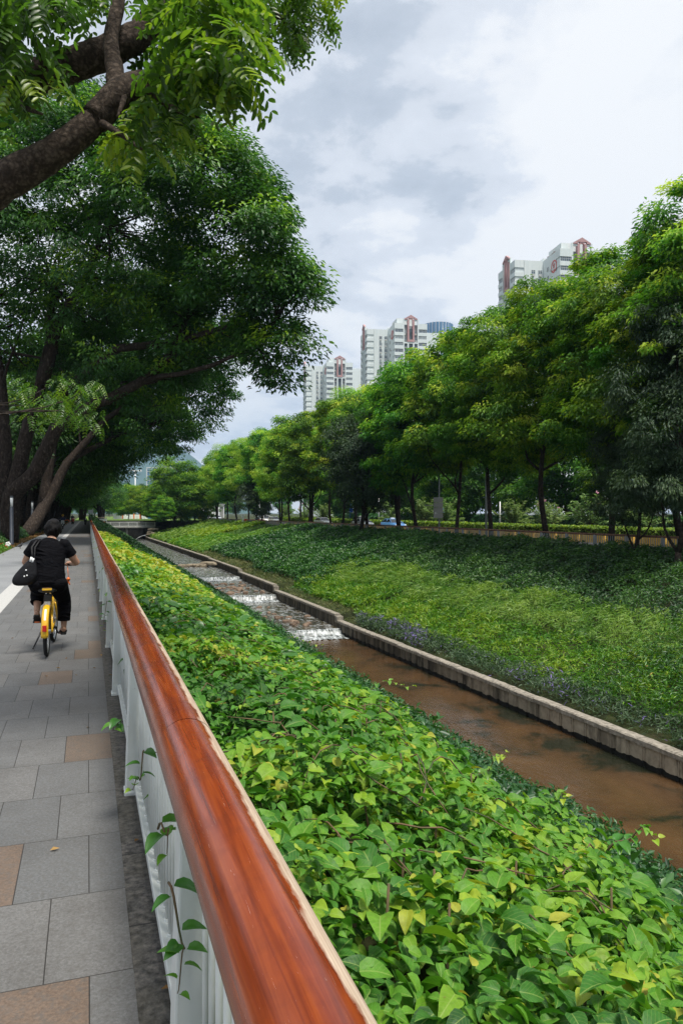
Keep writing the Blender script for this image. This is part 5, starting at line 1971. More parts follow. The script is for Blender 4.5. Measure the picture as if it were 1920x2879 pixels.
# ------------------------------------------------------------------ bicycle (origin: rear wheel contact, y forward)
BX, BY, BR = -.475, 9.88, R(-1.8)
bike = thing('bicycle', 'yellow hire bicycle with black saddle ridden along the walkway', 'bicycle', (BX, BY, 0), BR)
for y, steer in ((0, 0), (1.08, R(-3))):
    m = MB()
    m.ring((0, 0, 0), .262, .010, n=40, m=6, rw=.014)
    for k in range(18):
        a = k * PI / 9
        m.tube([(.022 * (-1) ** k, 0, 0), (0, .255 * math.cos(a), .255 * math.sin(a))], .0025, 4)
    m.tube([(-.05, 0, 0), (.05, 0, 0)], .028, 10, ref=(0, 1, 0))
    w_ = m.build('wheel', M['silver'], bike, loc=(0, y, .30), rotz=steer)
    q = MB()
    q.ring((0, 0, 0), .280, .020, n=48, m=10, rw=.023)
    q.build('tyre', M['black_rubber'], w_)
m = MB()
m.tube([(0, .44, .29), (0, .36, .45), (0, .24, .66)], [.024, .024, .022], 10)
m.tube([(0, .80, .64), (0, .66, .46), (0, .50, .36), (0, .43, .33)], [(.030, .030), (.032, .036), (.032, .040), (.03, .03)], 12)
m.tube([(.028, .26, .64), (.030, .34, .50), (.032, .42, .36)], [(.016, .03), (.018, .034), (.016, .03)], 10)
m.tube([(0, .80, .60), (0, .765, .80)], .026, 12)
for sx in (-1, 1):
    m.tube([(sx * .02, .44, .29), (sx * .05, .25, .29), (sx * .062, .0, .30)], .013, 8)
    m.tube([(sx * .018, .27, .60), (sx * .05, .14, .46), (sx * .062, .0, .30)], .012, 8)
    m.tube([(sx * .035, .82, .56), (sx * .045, .95, .42), (sx * .05, 1.08, .30)], .014, 8)
m.tube([(-.035, .82, .56), (.035, .82, .56)], .02, 8, ref=(0, 1, 0))
m.build('frame', M['yellow'], bike)


def fender(R0, a0, a1, w_, c, name='fender'):
    m = MB()
    n_ = 22
    vs = []
    for i in range(n_ + 1):
        a = a0 + (a1 - a0) * i / n_
        for k in range(7):
            t_ = (k - 3) / 3
            rr = R0 - .020 * t_ * t_
            vs.append((c[0] + w_ * t_, c[1] + rr * math.cos(a), c[2] + rr * math.sin(a)))
    fs = [(i * 7 + k, i * 7 + k + 1, i * 7 + 8 + k, i * 7 + 7 + k) for i in range(n_) for k in range(6)]
    m.add(vs, fs, True)
    o = m.build(name, M['yellow'], bike)
    md = o.modifiers.new('solid', 'SOLIDIFY')
    md.thickness = .004
    return o


fd = fender(.325, R(50), R(186), .040, (0, 0, .30))
fender(.322, R(20), R(128), .034, (0, 1.08, .30))
q = MB()
q.box(-.014, .014, -.262, -.17, .52, .60)
q = MB()
vs = []
for i in range(7):
    a = R(118 + 30 * i / 6)
    for sx in (-.011, .011):
        vs.append((sx, .329 * math.cos(a), .30 + .329 * math.sin(a)))
q.add(vs, [(2 * i, 2 * i + 1, 2 * i + 3, 2 * i + 2) for i in range(6)])
q.build('fender_label', M['white_paint'], fd)
q = MB()
q.box(-.024, .024, -.345, -.318, .345, .42)
bevel(q.build('tail_light', M['red_lens'], fd), .006)
q = MB()
q.tube([(0, .24, .66), (0, .20, .74), (0, .19, .78)], .017, 10)
q.box(-.045, .045, .12, .22, .655, .74)
q.build('seat_post', M['black_plastic'], bike)
q = MB()
q.box(-.03, .03, .10, .115, .56, .66)
bevel(q.build('lock_box', M['white_paint'], bike, loc=(0, .03, .0)), .006)
q = MB()
prof = [(.02, .06, .020), (.04, .105, .042), (.10, .118, .048), (.17, .10, .045), (.23, .055, .036), (.29, .034, .028), (.33, .02, .018)]
vs = []
for y, hw, hh in prof:
    for k in range(12):
        a = 2 * PI * k / 12
        vs.append((hw * math.cos(a), y, .80 + hh * math.sin(a) * (1 if math.sin(a) > 0 else .8)))
fs = [(i * 12 + k, i * 12 + (k + 1) % 12, (i + 1) * 12 + (k + 1) % 12, (i + 1) * 12 + k) for i in range(6) for k in range(12)]
fs += [tuple(range(11, -1, -1)), tuple(72 + k for k in range(12))]
q.add(vs, fs, True)
seat = q.build('saddle', M['black_plastic'], bike)
q = MB()
q.box(-.055, .055, .010, .030, .802, .826)
bevel(q.build('saddle_badge', M['yellow'], seat), .002)
q = MB()
q.tube([(0, .765, .78), (0, .745, .96), (0, .74, 1.05)], .016, 10)
q.tube([(-.25, .70, 1.07), (-.12, .76, 1.07), (0, .77, 1.05), (.12, .76, 1.07), (.25, .70, 1.07)], .012, 10, ref=(0, 1, 0))
q.build('handlebar', M['black_plastic'], bike)
for sx in (-1, 1):
    q = MB()
    q.tube([(sx * .15, .748, 1.07), (sx * .28, .683, 1.07)], .017, 10, ref=(0, 1, 0))
    q.build('grip', M['black_rubber'], bike)
    q = MB()
    q.tube([(sx * .14, .78, 1.06), (sx * .20, .80, 1.05), (sx * .25, .77, 1.045)], .006, 6, ref=(0, 1, 0))
    q.build('brake_lever', M['silver'], bike)
CR = .165
an = R(35)
q = MB()
q.tube([(-.05, .44, .29), (.07, .44, .29)], .022, 10, ref=(0, 1, 0))
q.tube([(-.06, .44, .29), (-.075, .44 - CR * math.cos(an), .29 + CR * math.sin(an))], .012, 8)
q.tube([(.07, .44, .29), (.085, .44 + CR * math.cos(an), .29 - CR * math.sin(an))], .012, 8)
q.build('crank', M['black_plastic'], bike)
PL = Vector((-.135, .44 - CR * math.cos(an), .29 + CR * math.sin(an)))
PR = Vector((.145, .44 + CR * math.cos(an), .29 - CR * math.sin(an)))
for P_, sx in ((PL, -1), (PR, 1)):
    q = MB()
    q.box(-.05, .05, -.045, .045, -.012, .012)
    pd = bevel(q.build('pedal', M['black_plastic'], bike, loc=P_), .004)
    q = MB()
    q.box(-.03, .03, -.050, -.0455, -.007, .007)
    q.build('pedal_reflector', M['orange'], pd)
q = MB()
q.tube([(.062, .02, .34), (.068, .25, .36), (.068, .47, .37)], [(.008, .02), (.008, .026), (.008, .02)], 8)
q.build('chain_guard', M['yellow'], bike)
q = MB()
q.ball((.215, .62, .885), .024, 10, 8)
q.tube([(.215, .62, .87), (.225, .615, .83), (.235, .61, .81)], .008, 6)
q.tube([(.21, .62, .87), (.205, .62, .82)], .007, 6)
q.tube([(.215, .62, .90), (.20, .68, 1.06)], .004, 5)
q.build('handlebar_charm', M['orange'], bike)
q = MB()
q.tube([(.055, .0, .30), (.06, .2, .30), (.06, .44, .29)], .006, 6)
q.build('chain', M['black_rubber'], bike)
q = MB()
q.tube([(-.07, .02, .29), (-.11, -.01, .20), (-.15, -.03, .11)], [.012, .010, .009], 8)
q.ball((-.152, -.031, .105), .014, 8, 6)
q.build('kickstand', M['black_plastic'], bike)
q = MB()
for i in range(9):
    t_ = (i - 4) / 4
    q.tube([(.125 * t_, .86, .70), (.15 * t_, .84, .92)], .004, 5)
    q.tube([(.125 * t_, 1.06, .70), (.15 * t_, 1.10, .92)], .004, 5)
for sx in (-1, 1):
    for i in range(6):
        y = .86 + .2 * i / 5
        q.tube([(sx * .125, y, .70), (sx * .15, y * 1.0 + .02 * (i / 2.5 - 1), .92)], .004, 5)
q.tube([(-.15, .84, .92), (.15, .84, .92), (.15, 1.10, .92), (-.15, 1.10, .92), (-.15, .84, .92)], .007, 6)
q.box(-.125, .125, .86, 1.06, .694, .702)
q.build('basket', M['black_plastic'], bike)

# ------------------------------------------------------------------ the cyclist (bike coordinates)
def remesh(o, vox, smooth=4):
    md = o.modifiers.new('remesh', 'REMESH')
    md.mode = 'VOXEL'
    md.voxel_size = vox
    md.use_smooth_shade = True
    s_ = o.modifiers.new('smooth', 'SMOOTH')
    s_.iterations = smooth
    s_.factor = .5
    return o


per = thing('person', 'short haired person in black top and cropped black trousers riding the yellow bicycle', 'person', (BX, BY, 0), BR)
HC = Vector((.045, .345, 1.545))
m = MB()
# torso and neck
m.tube([(0, .16, .80), (0, .16, .92), (.005, .18, 1.05), (.01, .21, 1.18), (.015, .245, 1.30), (.02, .265, 1.37), (.03, .285, 1.405), (.035, .30, 1.44), (.042, .32, 1.50)],
       [(.17, .13), (.19, .145), (.175, .125), (.185, .12), (.19, .11), (.15, .09), (.075, .07), (.056, .06), (.055, .06)], 20)
m.ball(HC, (.077, .098, .112), 20, 14)
m.ball(HC + Vector((0, .04, -.055)), (.056, .062, .06), 14, 10)
m.tube([HC + Vector((0, .085, .03)), HC + Vector((0, .112, -.012)), HC + Vector((0, .098, -.026))], [.012, .017, .012], 8)
m.ball(HC + Vector((0, .088, -.055)), (.024, .012, .009), 8, 6)
for sx in (-1, 1):
    m.ball(HC + Vector((sx * .079, -.002, -.012)), (.013, .022, .034), 10, 8)
    m.ball(HC + Vector((sx * .030, .080, .012)), (.016, .012, .010), 8, 6)
# arms
AR = [Vector((.185, .255, 1.345)), Vector((.255, .30, 1.23)), Vector((.325, .39, 1.115)), Vector((.295, .53, 1.10)), Vector((.245, .65, 1.095))]
AL = [Vector((-.155, .255, 1.345)), Vector((-.225, .30, 1.24)), Vector((-.285, .39, 1.135)), Vector((-.295, .53, 1.105)), Vector((-.24, .65, 1.095))]
for A_, sx in ((AR, 1), (AL, -1)):
    m.tube(A_, [.062, .055, .043, .040, .027], 14)
    hd = Vector((sx * .225, .695, 1.092))
    m.tube([A_[4], hd + Vector((0, -.02, .005)), hd + Vector((-sx * .0, .01, .008))], [(.030, .022), (.042, .018), (.040, .014)], 12, ref=(1, 0, 0))
    for k in range(4):
        fx_ = hd + Vector((sx * (.033 - .021 * k), .005 - .01 * k * .6, .006))
        ln = (.95, 1.05, 1.0, .85)[k]
        m.tube([fx_, fx_ + Vector((0, .022 * ln, .004)), fx_ + Vector((0, .036 * ln, -.014)), fx_ + Vector((0, .026 * ln, -.034)), fx_ + Vector((0, .008, -.040))], [.010, .0095, .009, .008, .007], 8)
    m.tube([hd + Vector((-sx * .03, -.03, 0)), hd + Vector((-sx * .052, -.015, -.012)), hd + Vector((-sx * .05, .012, -.026))], [.012, .010, .008], 8)
# legs
HR, HL = Vector((.10, .20, .86)), Vector((-.10, .20, .86))
KR, KL = Vector((.165, .56, .63)), Vector((-.15, .575, .74))
ANR, ANL = Vector((.165, .50, .275)), Vector((-.135, .235, .515))
for H_, K_, A_, P_ in ((HR, KR, ANR, PR), (HL, KL, ANL, PL)):
    m.tube([H_, H_.lerp(K_, .5) + Vector((0, 0, .01)), K_], [.095, .085, .06], 14)
    m.tube([K_, K_.lerp(A_, .3) + Vector((0, -.018, 0)), K_.lerp(A_, .65), A_], [.060, .056, .044, .034], 14)
    low = P_ is PL
    toe = P_ + (Vector((0, .035, .012)) if low else Vector((0, .075, .034)))
    heel = A_ + (Vector((0, -.032, -.02)) if low else Vector((0, -.035, -.035)))
    m.tube([heel, A_ + Vector((0, .01, -.02)), A_.lerp(toe, .45) + Vector((0, .0, -.018)), toe + Vector((0, -.01, .0))], [(.028, .028), (.035, .036), (.040, .026), (.044, .015)], 12)
    for k in range(5):
        q_ = toe + Vector(((k - 2) * .0175, -.01, -.002))
        m.tube([q_, q_ + Vector((0, .032 - .004 * abs(k - 1.5), -.004))], [.0095, .008], 8)
body = remesh(m.build('body', M['skin'], per), .0065, 3)
# hair: short cut, full at the back
m = MB()
m.ball(HC + Vector((.004, -.010, .020)), (.101, .114, .106), 24, 18)
m.ball(HC + Vector((.012, -.030, .070)), (.074, .080, .070), 16, 12)
m.ball(HC + Vector((-.002, -.040, -.028)), (.090, .074, .082), 20, 14)
m.ball(HC + Vector((-.002, -.045, -.072)), (.072, .054, .050), 16, 12)
for sx in (-1, 1):
    m.tube([HC + Vector((sx * .04, .085, .075)), HC + Vector((sx * .072, .072, .04)), HC + Vector((sx * .084, .03, .0)), HC + Vector((sx * .083, .028, -.03))], [.026, .020, .014, .006], 10)
for i in range(40):
    a, e_ = random.uniform(PI * .95, PI * 2.05), random.uniform(-.5, 1.1)
    st_ = HC + Vector((.094 * math.cos(a) * math.cos(e_), .108 * math.sin(a) * math.cos(e_) - .010, .026 + .104 * math.sin(e_)))
    m.tube([st_, st_ + Vector((.012 * math.cos(a), .012 * math.sin(a), -.030)), st_ + Vector((.002 * math.cos(a), .0, -.062))], [.010, .009, .003], 6)
remesh(m.build('hair', M['hair'], per), .007, 2)
# shirt with short flared sleeves
m = MB()
m.tube([(.0, .165, .885), (.0, .165, .94), (.002, .175, 1.01), (.006, .195, 1.12), (.012, .225, 1.22), (.018, .25, 1.31), (.022, .262, 1.365), (.028, .275, 1.395), (.031, .283, 1.41)],
       [(.205, .170), (.205, .168), (.196, .158), (.188, .148), (.194, .142), (.198, .13), (.165, .11), (.112, .092), (.084, .08)], 28)
for A_, sx in ((AR, 1), (AL, -1)):
    m.tube([Vector((sx * .12 + .01, .25, 1.365)), A_[0] + Vector((0, 0, .012)), A_[0].lerp(A_[1], .55) + Vector((sx * .004, 0, 0)), A_[1] + Vector((sx * .006, .008, -.012))], [.070, .074, .074, .080], 18)
for i in range(7):
    z = .98 + i * .055
    a0 = random.uniform(-1.2, .4)
    pts = []
    for k in range(8):
        a = -PI / 2 + a0 + k * .16
        rx, ry = .196, .150
        pts.append(Vector((.006 + rx * math.cos(a), .19 + (z - 1.1) * .25 + ry * math.sin(a), z + .012 * math.sin(k * .5) - k * .006)))
    m.tube(pts, [.004, .008, .010, .011, .010, .009, .007, .003], 6)
m.tube([Vector((.205 * math.cos(a), .165 + .170 * math.sin(a), .895 + .006 * math.sin(3 * a))) for a in np.linspace(0, 2 * PI, 25)], .012, 6)
remesh(m.build('shirt', M['black_cloth'], per), .008, 2)
# cropped trousers
m = MB()
m.tube([(0, .15, .80), (0, .16, .845), (0, .165, .90), (0, .17, .97)], [(.14, .12), (.205, .160), (.200, .160), (.185, .148)], 24)
for sx in (-1, 1):
    m.ball((sx * .11, .12, .875), (.125, .12, .085), 16, 12)
CUF_R = KR.lerp(ANR, .74)
CUF_L = KL.lerp(ANL, .52)
for H_, K_, C_, A_, sx in ((HR, KR, CUF_R, ANR, 1), (HL, KL, CUF_L, ANL, -1)):
    m.tube([H_ + Vector((0, -.06, .0)), H_ + Vector((sx * .01, .05, -.01)), H_.lerp(K_, .6), K_, K_.lerp(C_, .4) + Vector((sx * .006, -.03, 0)), C_ + Vector((0, -.006, 0))],
           [.115, .122, .104, .086, .086, .074], 18)
    m.tube([K_.lerp(C_, .55) + Vector((sx * .004, -.02, 0)), C_ + Vector((0, -.004, -.012))], [.080, .079], 18)
    for i in range(6):
        f = .15 + .14 * i
        c_ = K_.lerp(C_, f) + Vector((sx * .006, -.018, 0))
        pts = [c_ + Vector((.083 * math.cos(a), .083 * math.sin(a), .02 * math.sin(a * 2 + i))) for a in np.linspace(PI + random.uniform(-.3, .6), 2 * PI + random.uniform(-.8, .3), 8)]
        m.tube(pts, [.003, .008, .011, .012, .011, .009, .006, .003], 6)
remesh(m.build('trousers', M['black_cloth'], per), .008, 2)
# flat sandals
for A_, P_ in ((ANR, PR), (ANL, PL)):
    root_ = MB()
    low = P_ is PL
    toe = P_ + (Vector((0, .045, -.008)) if low else Vector((0, .095, .020)))
    heel = A_ + (Vector((0, -.072, -.025)) if low else Vector((0, -.06, -.072)))
    dirv_ = (toe - heel)
    side = Vector((1, 0, 0))
    upv = side.cross(dirv_).normalized()
    vs = []
    for i in range(9):
        f = i / 8
        hw = (.026, .036, .038, .036, .038, .044, .047, .040, .018)[i]
        c_ = heel + dirv_ * f
        for (sx, sz) in ((-1, .0), (1, .0), (1, -.020), (-1, -.020)):
            vs.append(c_ + side * (hw * sx) + upv * sz)
    fs = [(i * 4 + k, i * 4 + (k + 1) % 4, (i + 1) * 4 + (k + 1) % 4, (i + 1) * 4 + k) for i in range(8) for k in range(4)] + [(3, 2, 1, 0), (32, 33, 34, 35)]
    root_.add(vs, fs)
    for sx in (-1, 1):
        a = heel + dirv_ * .55 + side * (.042 * sx)
        b = heel + dirv_ * .82
        root_.tube([a, a.lerp(b, .5) + upv * .042, b + upv * .022], [(.010, .005)] * 3, 8)
    bevel(root_.build('sandal', M['black_rubber'], per), .004)
q = MB()
q.ball(HC + Vector((.090, -.004, -.036)), .0055, 8, 6)
q.build('earring', M['silver'], per)

bag = thing('shoulder_bag', 'black slouchy shoulder bag hanging at the left hip of the cyclist', 'bag', (BX, BY, 0), BR)
m = MB()
bc = Vector((-.228, .03, 1.02))
vs = []
for i, (z, rx, ry) in enumerate([(-.155, .05, .03), (-.145, .105, .06), (-.11, .138, .075), (-.055, .145, .075), (0, .128, .065), (.06, .095, .052), (.12, .065, .04), (.165, .04, .028), (.19, .02, .016)]):
    for k in range(20):
        a = 2 * PI * k / 20
        w = 1 + .07 * math.sin(5 * a + i) + .06 * math.sin(9 * a - 1.4 * i)
        sh = .36 * z
        vs.append((bc.x + sh + rx * w * math.cos(a), bc.y + ry * w * math.sin(a), bc.z + z))
fs = [(i * 20 + k, i * 20 + (k + 1) % 20, (i + 1) * 20 + (k + 1) % 20, (i + 1) * 20 + k) for i in range(8) for k in range(20)] + [tuple(range(19, -1, -1)), tuple(160 + k for k in range(20))]
m.add(vs, fs, True)
o = m.build('bag_body', M['black_leather'], bag)
sb_ = o.modifiers.new('sub', 'SUBSURF')
sb_.levels = sb_.render_levels = 1
m = MB()
m.tube([(-.172, .03, 1.18), (-.175, .06, 1.26), (-.185, .125, 1.33), (-.135, .17, 1.41), (-.10, .25, 1.425), (-.10, .33, 1.36), (-.15, .34, 1.24), (-.235, .30, 1.16)], [(.012, .006)] * 8, 8)
m.tube([(-.150, .025, 1.17), (-.145, .055, 1.25), (-.145, .11, 1.33), (-.10, .16, 1.405), (-.065, .25, 1.42), (-.06, .33, 1.35)], [(.010, .006)] * 6, 8)
m.build('strap', M['black_leather'], bag)
m = MB()
m.tube([(-.190, -.005, 1.16), (-.172, .0, 1.215)], [(.012, .006), (.014, .006)], 8)
m.tube([(-.166, -.005, 1.15), (-.150, .0, 1.20)], [(.010, .006), (.012, .006)], 8)
for (x, z) in ((-.232, 1.06), (-.252, .985), (-.222, .995)):
    m.ball((x, -.042, z), .010, 8, 6)
m.build('buckle', M['white_paint'], bag)


# ------------------------------------------------------------------ scooters and their riders far down the lane
def scooter(label, loc, rotz, group='scooters on the cycle lane', mat='black_plastic', shield='white_paint'):
    r_ = thing('motor_scooter', label, 'scooter', loc, rotz, group)
    for y in (-.62, .62):
        q = MB()
        q.ring((0, 0, 0), .165, .05, n=20, m=8, rw=.055)
        q.build('wheel', M['black_rubber'], r_, loc=(0, y, .215))
    q = MB()
    q.tube([(0, .85, .45), (0, .6, .58), (0, .25, .60), (0, .05, .35), (0, -.25, .32), (0, -.40, .55), (0, -.48, .85)], [(.08, .08), (.15, .13), (.15, .12), (.14, .07), (.15, .06), (.16, .05), (.12, .06)], 14)
    q.build('body', M[mat], r_)
    q = MB()
    q.add([(-.17, -.50, .55), (.17, -.50, .55), (.20, -.56, .78), (-.20, -.56, .78), (-.15, -.50, .98), (.15, -.50, .98)], [(0, 1, 2, 3), (3, 2, 5, 4)])
    q.box(-.05, .05, -.76, -.52, .38, .50)
    q.build('front_shield', M[shield], r_)
    q = MB()
    q.box(-.14, .14, -.05, .70, .66, .76)
    bevel(q.build('seat', M['black_rubber'], r_), .03)
    q = MB()
    q.tube([(-.34, -.32, 1.02), (0, -.46, 1.0), (.34, -.32, 1.02)], .016, 8, ref=(0, 1, 0))
    q.tube([(0, -.62, .22), (0, -.46, 1.0)], .03, 8)
    q.build('handlebar', M['black_plastic'], r_)
    q = MB()
    q.ball((0, -.56, .88), (.075, .05, .06), 10, 8)
    q.build('headlight', M['lamp_glass'], r_)
    return r_


def rider(label, loc, rotz, helmet, cloth, name='person'):
    r_ = thing(name, label, 'person', loc, rotz, 'scooter riders')
    m = MB()
    m.tube([(0, .2, .72), (0, .22, .9), (0, .2, 1.1), (0, .16, 1.25), (0, .14, 1.32), (0, .13, 1.38)], [(.16, .13), (.17, .13), (.18, .12), (.18, .10), (.08, .07), (.05, .05)], 14)
    m.ball((0, .12, 1.48), (.078, .095, .11), 14, 10)
    m.ball((0, .02, 1.47), (.015, .02, .02), 6, 5)
    for sx in (-1, 1):
        m.tube([(sx * .17, .15, 1.25), (sx * .27, .02, 1.08), (sx * .30, -.25, 1.04)], [.055, .045, .03], 10)
        for k in range(4):
            m.tube([(sx * (.27 + .02 * k), -.25, 1.05), (sx * (.27 + .02 * k), -.31, 1.045), (sx * (.27 + .02 * k), -.32, 1.01)], [.012, .011, .009], 6)
        m.tube([(sx * .27, -.24, 1.04), (sx * .24, -.28, 1.02)], [.012, .009], 6)
        m.tube([(sx * .10, .22, .78), (sx * .17, -.18, .74)], [.09, .065], 10)
        m.tube([(sx * .17, -.18, .74), (sx * .14, -.12, .40)], [.065, .04], 10)
        m.tube([(sx * .14, -.08, .37), (sx * .15, -.26, .36)], [.04, .035], 8)
    remesh(m.build('body', M['skin'], r_), .014, 2)
    m = MB()
    m.tube([(0, .2, .74), (0, .22, .9), (0, .2, 1.1), (0, .16, 1.25), (0, .14, 1.335)], [(.185, .15), (.19, .15), (.20, .14), (.20, .12), (.085, .075)], 14)
    for sx in (-1, 1):
        m.tube([(sx * .16, .15, 1.26), (sx * .275, .02, 1.08), (sx * .30, -.17, 1.045)], [.07, .06, .045], 10)
    remesh(m.build('jacket', M[cloth], r_), .014, 2)
    m = MB()
    for sx in (-1, 1):
        m.tube([(sx * .08, .24, .80), (sx * .17, -.19, .75), (sx * .14, -.12, .42)], [.11, .08, .06], 10)
    remesh(m.build('trousers', M['black_cloth'], r_), .014, 2)
    m = MB()
    m.ball((0, .13, 1.52), (.125, .14, .125), 16, 10)
    m.box(-.09, .09, -.05, .03, 1.52, 1.54)
    m.build('helmet', M[helmet], r_)
    return r_


sx_, sy_ = -2.6, 88.0
scooter('black electric scooter with white front panel coming along the cycle lane', (sx_, sy_, 0), 0)
rider('scooter rider with round yellow helmet and navy jacket', (sx_, sy_, 0), 0, 'yellow', 'navy')
scooter('scooter with red panel far down the cycle lane', (-2.3, 127, 0), R(10), shield='red_paint')
rider('distant scooter rider with white helmet', (-2.3, 127, 0), R(10), 'white_paint', 'black_cloth')
scooter('dark scooter parked beside the far trunks', (-4.4, 128, 0), R(-20), shield='car_silver')
scooter('dark scooter parked beside the far end of the railing', (-.35, 118, 0), R(6), shield='black_plastic')
scooter('orange scooter parked across the far end of the lane', (-3.0, 138, 0), R(70), mat='orange', shield='yellow')

# ------------------------------------------------------------------ apartment towers
FH = 3.09
NF = 14
TOPZ = 90.6


def tower_parts():
    root = D.objects.new('apartment_tower', None)
    COL.objects.link(root)
    Wd, Dp = 15.6, 13.2
    wallm, grey, pink = MB(), MB(), MB()
    pier, strip = MB(), MB()
    # cross shaped plan; arms butt against the core
    wallm.box(1.3, Wd - 1.3, 1.4, Dp, 0, TOPZ - .8)                 # south arm body behind bays
    wallm.box(-.0, Wd, Dp, Dp + 15.6, 0, TOPZ + 1.0)               # core
    wallm.box(1.3, Wd - 1.3, Dp + 15.6, 2 * Dp + 15.6 - 1.4, 0, TOPZ - .8)
    wallm.box(-9.2, 0, Dp + 1.3, Dp + 14.3, 0, TOPZ - .8)
    wallm.box(Wd, Wd + 10.5, Dp + .6, Dp + 15, 0, TOPZ - .6)
    # side walls of the arms
    wallm.box(0, 1.3, 3.4, Dp, 0, TOPZ)
    wallm.box(Wd - 1.3, Wd, 3.4, Dp, 0, TOPZ)
    wallm.box(-7.0, 0, Dp, Dp + 1.3, 0, TOPZ)
    wallm.box(-7.0, 0, Dp + 14.3, Dp + 15.6, 0, TOPZ)
    # stair and lift head on the south arm
    wallm.box(1.8, 11.2, 3.0, Dp - .5, TOPZ - .8, TOPZ + 3.0)
    wins, acs = [], []

    def motif(o, ax, nv):
        """bays, recess and arch on one end face. o: left corner seen from outside; ax along; nv outward"""
        o, ax, nv = Vector(o), Vector(ax), Vector(nv)

        def bx(mb_, a0, a1, d0, d1, z0, z1):
            c = [o + ax * a + nv * (-d) for a in (a0, a1) for d in (d0, d1)]
            xs, ys_ = [q.x for q in c], [q.y for q in c]
            mb_.box(min(xs), max(xs), min(ys_), max(ys_), z0, z1)
        for (a0, a1) in ((0, 4.1), (11.5, 15.6)):
            bx(wallm, a0, a1, .0, 3.4, TOPZ - 2.6, TOPZ)            # top band of the bay
            bx(wallm, a0 + .25, a1 - .25, .28, 3.4, 0, TOPZ - 2.6)     # bay core
            for k in range(NF):
                zt_ = TOPZ - 2.6 - k * FH
                bx(wallm, a0, a1, 0, 3.4, zt_ - FH, zt_ - 1.62)
                wins.append(('bay', o + ax * (a0 + .25) + nv * (-.27), ax, nv, 3.6, zt_ - 1.62, 1.62))
            bx(wallm, a0, a1, 0, 3.4, 0, TOPZ - 2.6 - NF * FH)
        bx(grey, 4.1, 6.15, 1.15, 1.4, 0, TOPZ - .4)
        bx(grey, 9.45, 11.5, 1.15, 1.4, 0, TOPZ - .4)
        for k in range(NF):
            zt_ = TOPZ - 2.9 - k * FH
            for a in (4.45, 9.75):
                wins.append(('small', o + ax * a + nv * (-1.13), ax, nv, 1.4, zt_ - 1.55, 1.45))
                if random.random() < .8:
                    acs.append((o + ax * (a + random.choice((.1, .6))) + nv * (-1.13), ax, nv, zt_ - 2.35))
        pink = MB()
        # pink frame with pediment, round headed opening
        zt_, zb_ = TOPZ + 1.9, TOPZ - 8.6
        bx(pink, 6.15, 6.95, -.15, 1.3, zb_, zt_)
        bx(pink, 8.65, 9.45, -.15, 1.3, zb_, zt_)
        bx(pink, 6.95, 8.65, -.15, 1.3, zb_, zb_ + 1.1)
        # arch head: stepped voussoirs between the posts, then the gable
        na = 10
        for i in range(na):
            f0, f1 = i / na, (i + 1) / na
            x0_, x1_ = 6.95 + 1.7 * f0, 6.95 + 1.7 * f1
            xm = (x0_ + x1_) / 2 - 7.8
            zz = zt_ - .75 + math.sqrt(max(0, .85 ** 2 - xm * xm))
            bx(pink, x0_, x1_, -.15, .6, zz, zt_ + .55)
        P0 = [(4.75, zt_ - .2), (4.75, zt_ + .35), (7.8, zt_ + 2.1), (10.85, zt_ + .35), (10.85, zt_ - .2), (9.45, zt_), (9.45, zt_ + .55), (6.15, zt_ + .55), (6.15, zt_)]
        vs = [o + ax * a + nv * .25 + Vector((0, 0, z)) for a, z in P0] + [o + ax * a - nv * .65 + Vector((0, 0, z)) for a, z in P0]
        nP = len(P0)
        quads = [(0, 1, 7, 8), (1, 2, 7), (2, 6, 7), (2, 3, 6), (3, 4, 5, 6)]
        fs = quads + [tuple(nP + i for i in reversed(q)) for q in quads] + [(i, nP + i, nP + (i + 1) % nP, (i + 1) % nP) for i in range(nP)]
        pink.add(vs, fs)
        pink.build('arch_frame', M['tower_pink'], root)
        # white frames either side of the arch, open to the sky
        for a in (4.1, 10.95):
            bx(pier, a, a + .55, .0, .6, TOPZ - .4, zt_ + .25)
            bx(pier, a, a + .55, .0, 1.1, 0, TOPZ - .4)
        bx(pier, 4.65, 6.15, .0, .6, zt_ - .75, zt_ - .2)
        bx(pier, 9.45, 10.95, .0, .6, zt_ - .75, zt_ - .2)
        for a in (6.15, 8.75):
            bx(pier, a, a + .7, .0, 1.25, 0, zb_)
        bx(pier, 4.65, 10.95, .02, 1.1, zb_ - .75, zb_ - .1)
        bx(strip, 6.85, 8.75, .8, 1.25, 0, zb_ - .75)
        bx(strip, 6.95, 8.65, .9, 1.3, zb_ + 1.1, TOPZ - 2.2)
    motif((0, 0, 0), (1, 0, 0), (0, -1, 0))
    motif((-10.5, Dp + 15.6, 0), (0, -1, 0), (-1, 0, 0))
    # plain walls with two window columns (west arm seen from the south), arched top window beside them
    for k in range(NF):
        zt_ = TOPZ - 3.2 - k * FH
        for a in (-4.4, -1.9):
            wins.append(('small', Vector((a, Dp - .02, 0)), Vector((1, 0, 0)), Vector((0, -1, 0)), 1.35, zt_ - 1.5, 1.5))
            acs.append((Vector((a + .2, Dp - .02, 0)), Vector((1, 0, 0)), Vector((0, -1, 0)), zt_ - 2.3))
        wins.append(('small', Vector((-.02, 10.0, 0)), Vector((0, -1, 0)), Vector((-1, 0, 0)), 1.5, zt_ - 1.6, 1.5))
        if k % 2 == 0:
            acs.append((Vector((-.02, 7.0, 0)), Vector((0, -1, 0)), Vector((-1, 0, 0)), zt_ - 2.4))
    w = wallm.build('wall', M['tower_white'], root)
    grey.build('recess_wall', M['tower_grey'], root)
    pier.build('pier', M['tower_white'], root)
    strip.build('glazed_strip', M['dark_glass'], root)
    # windows
    cache = {}
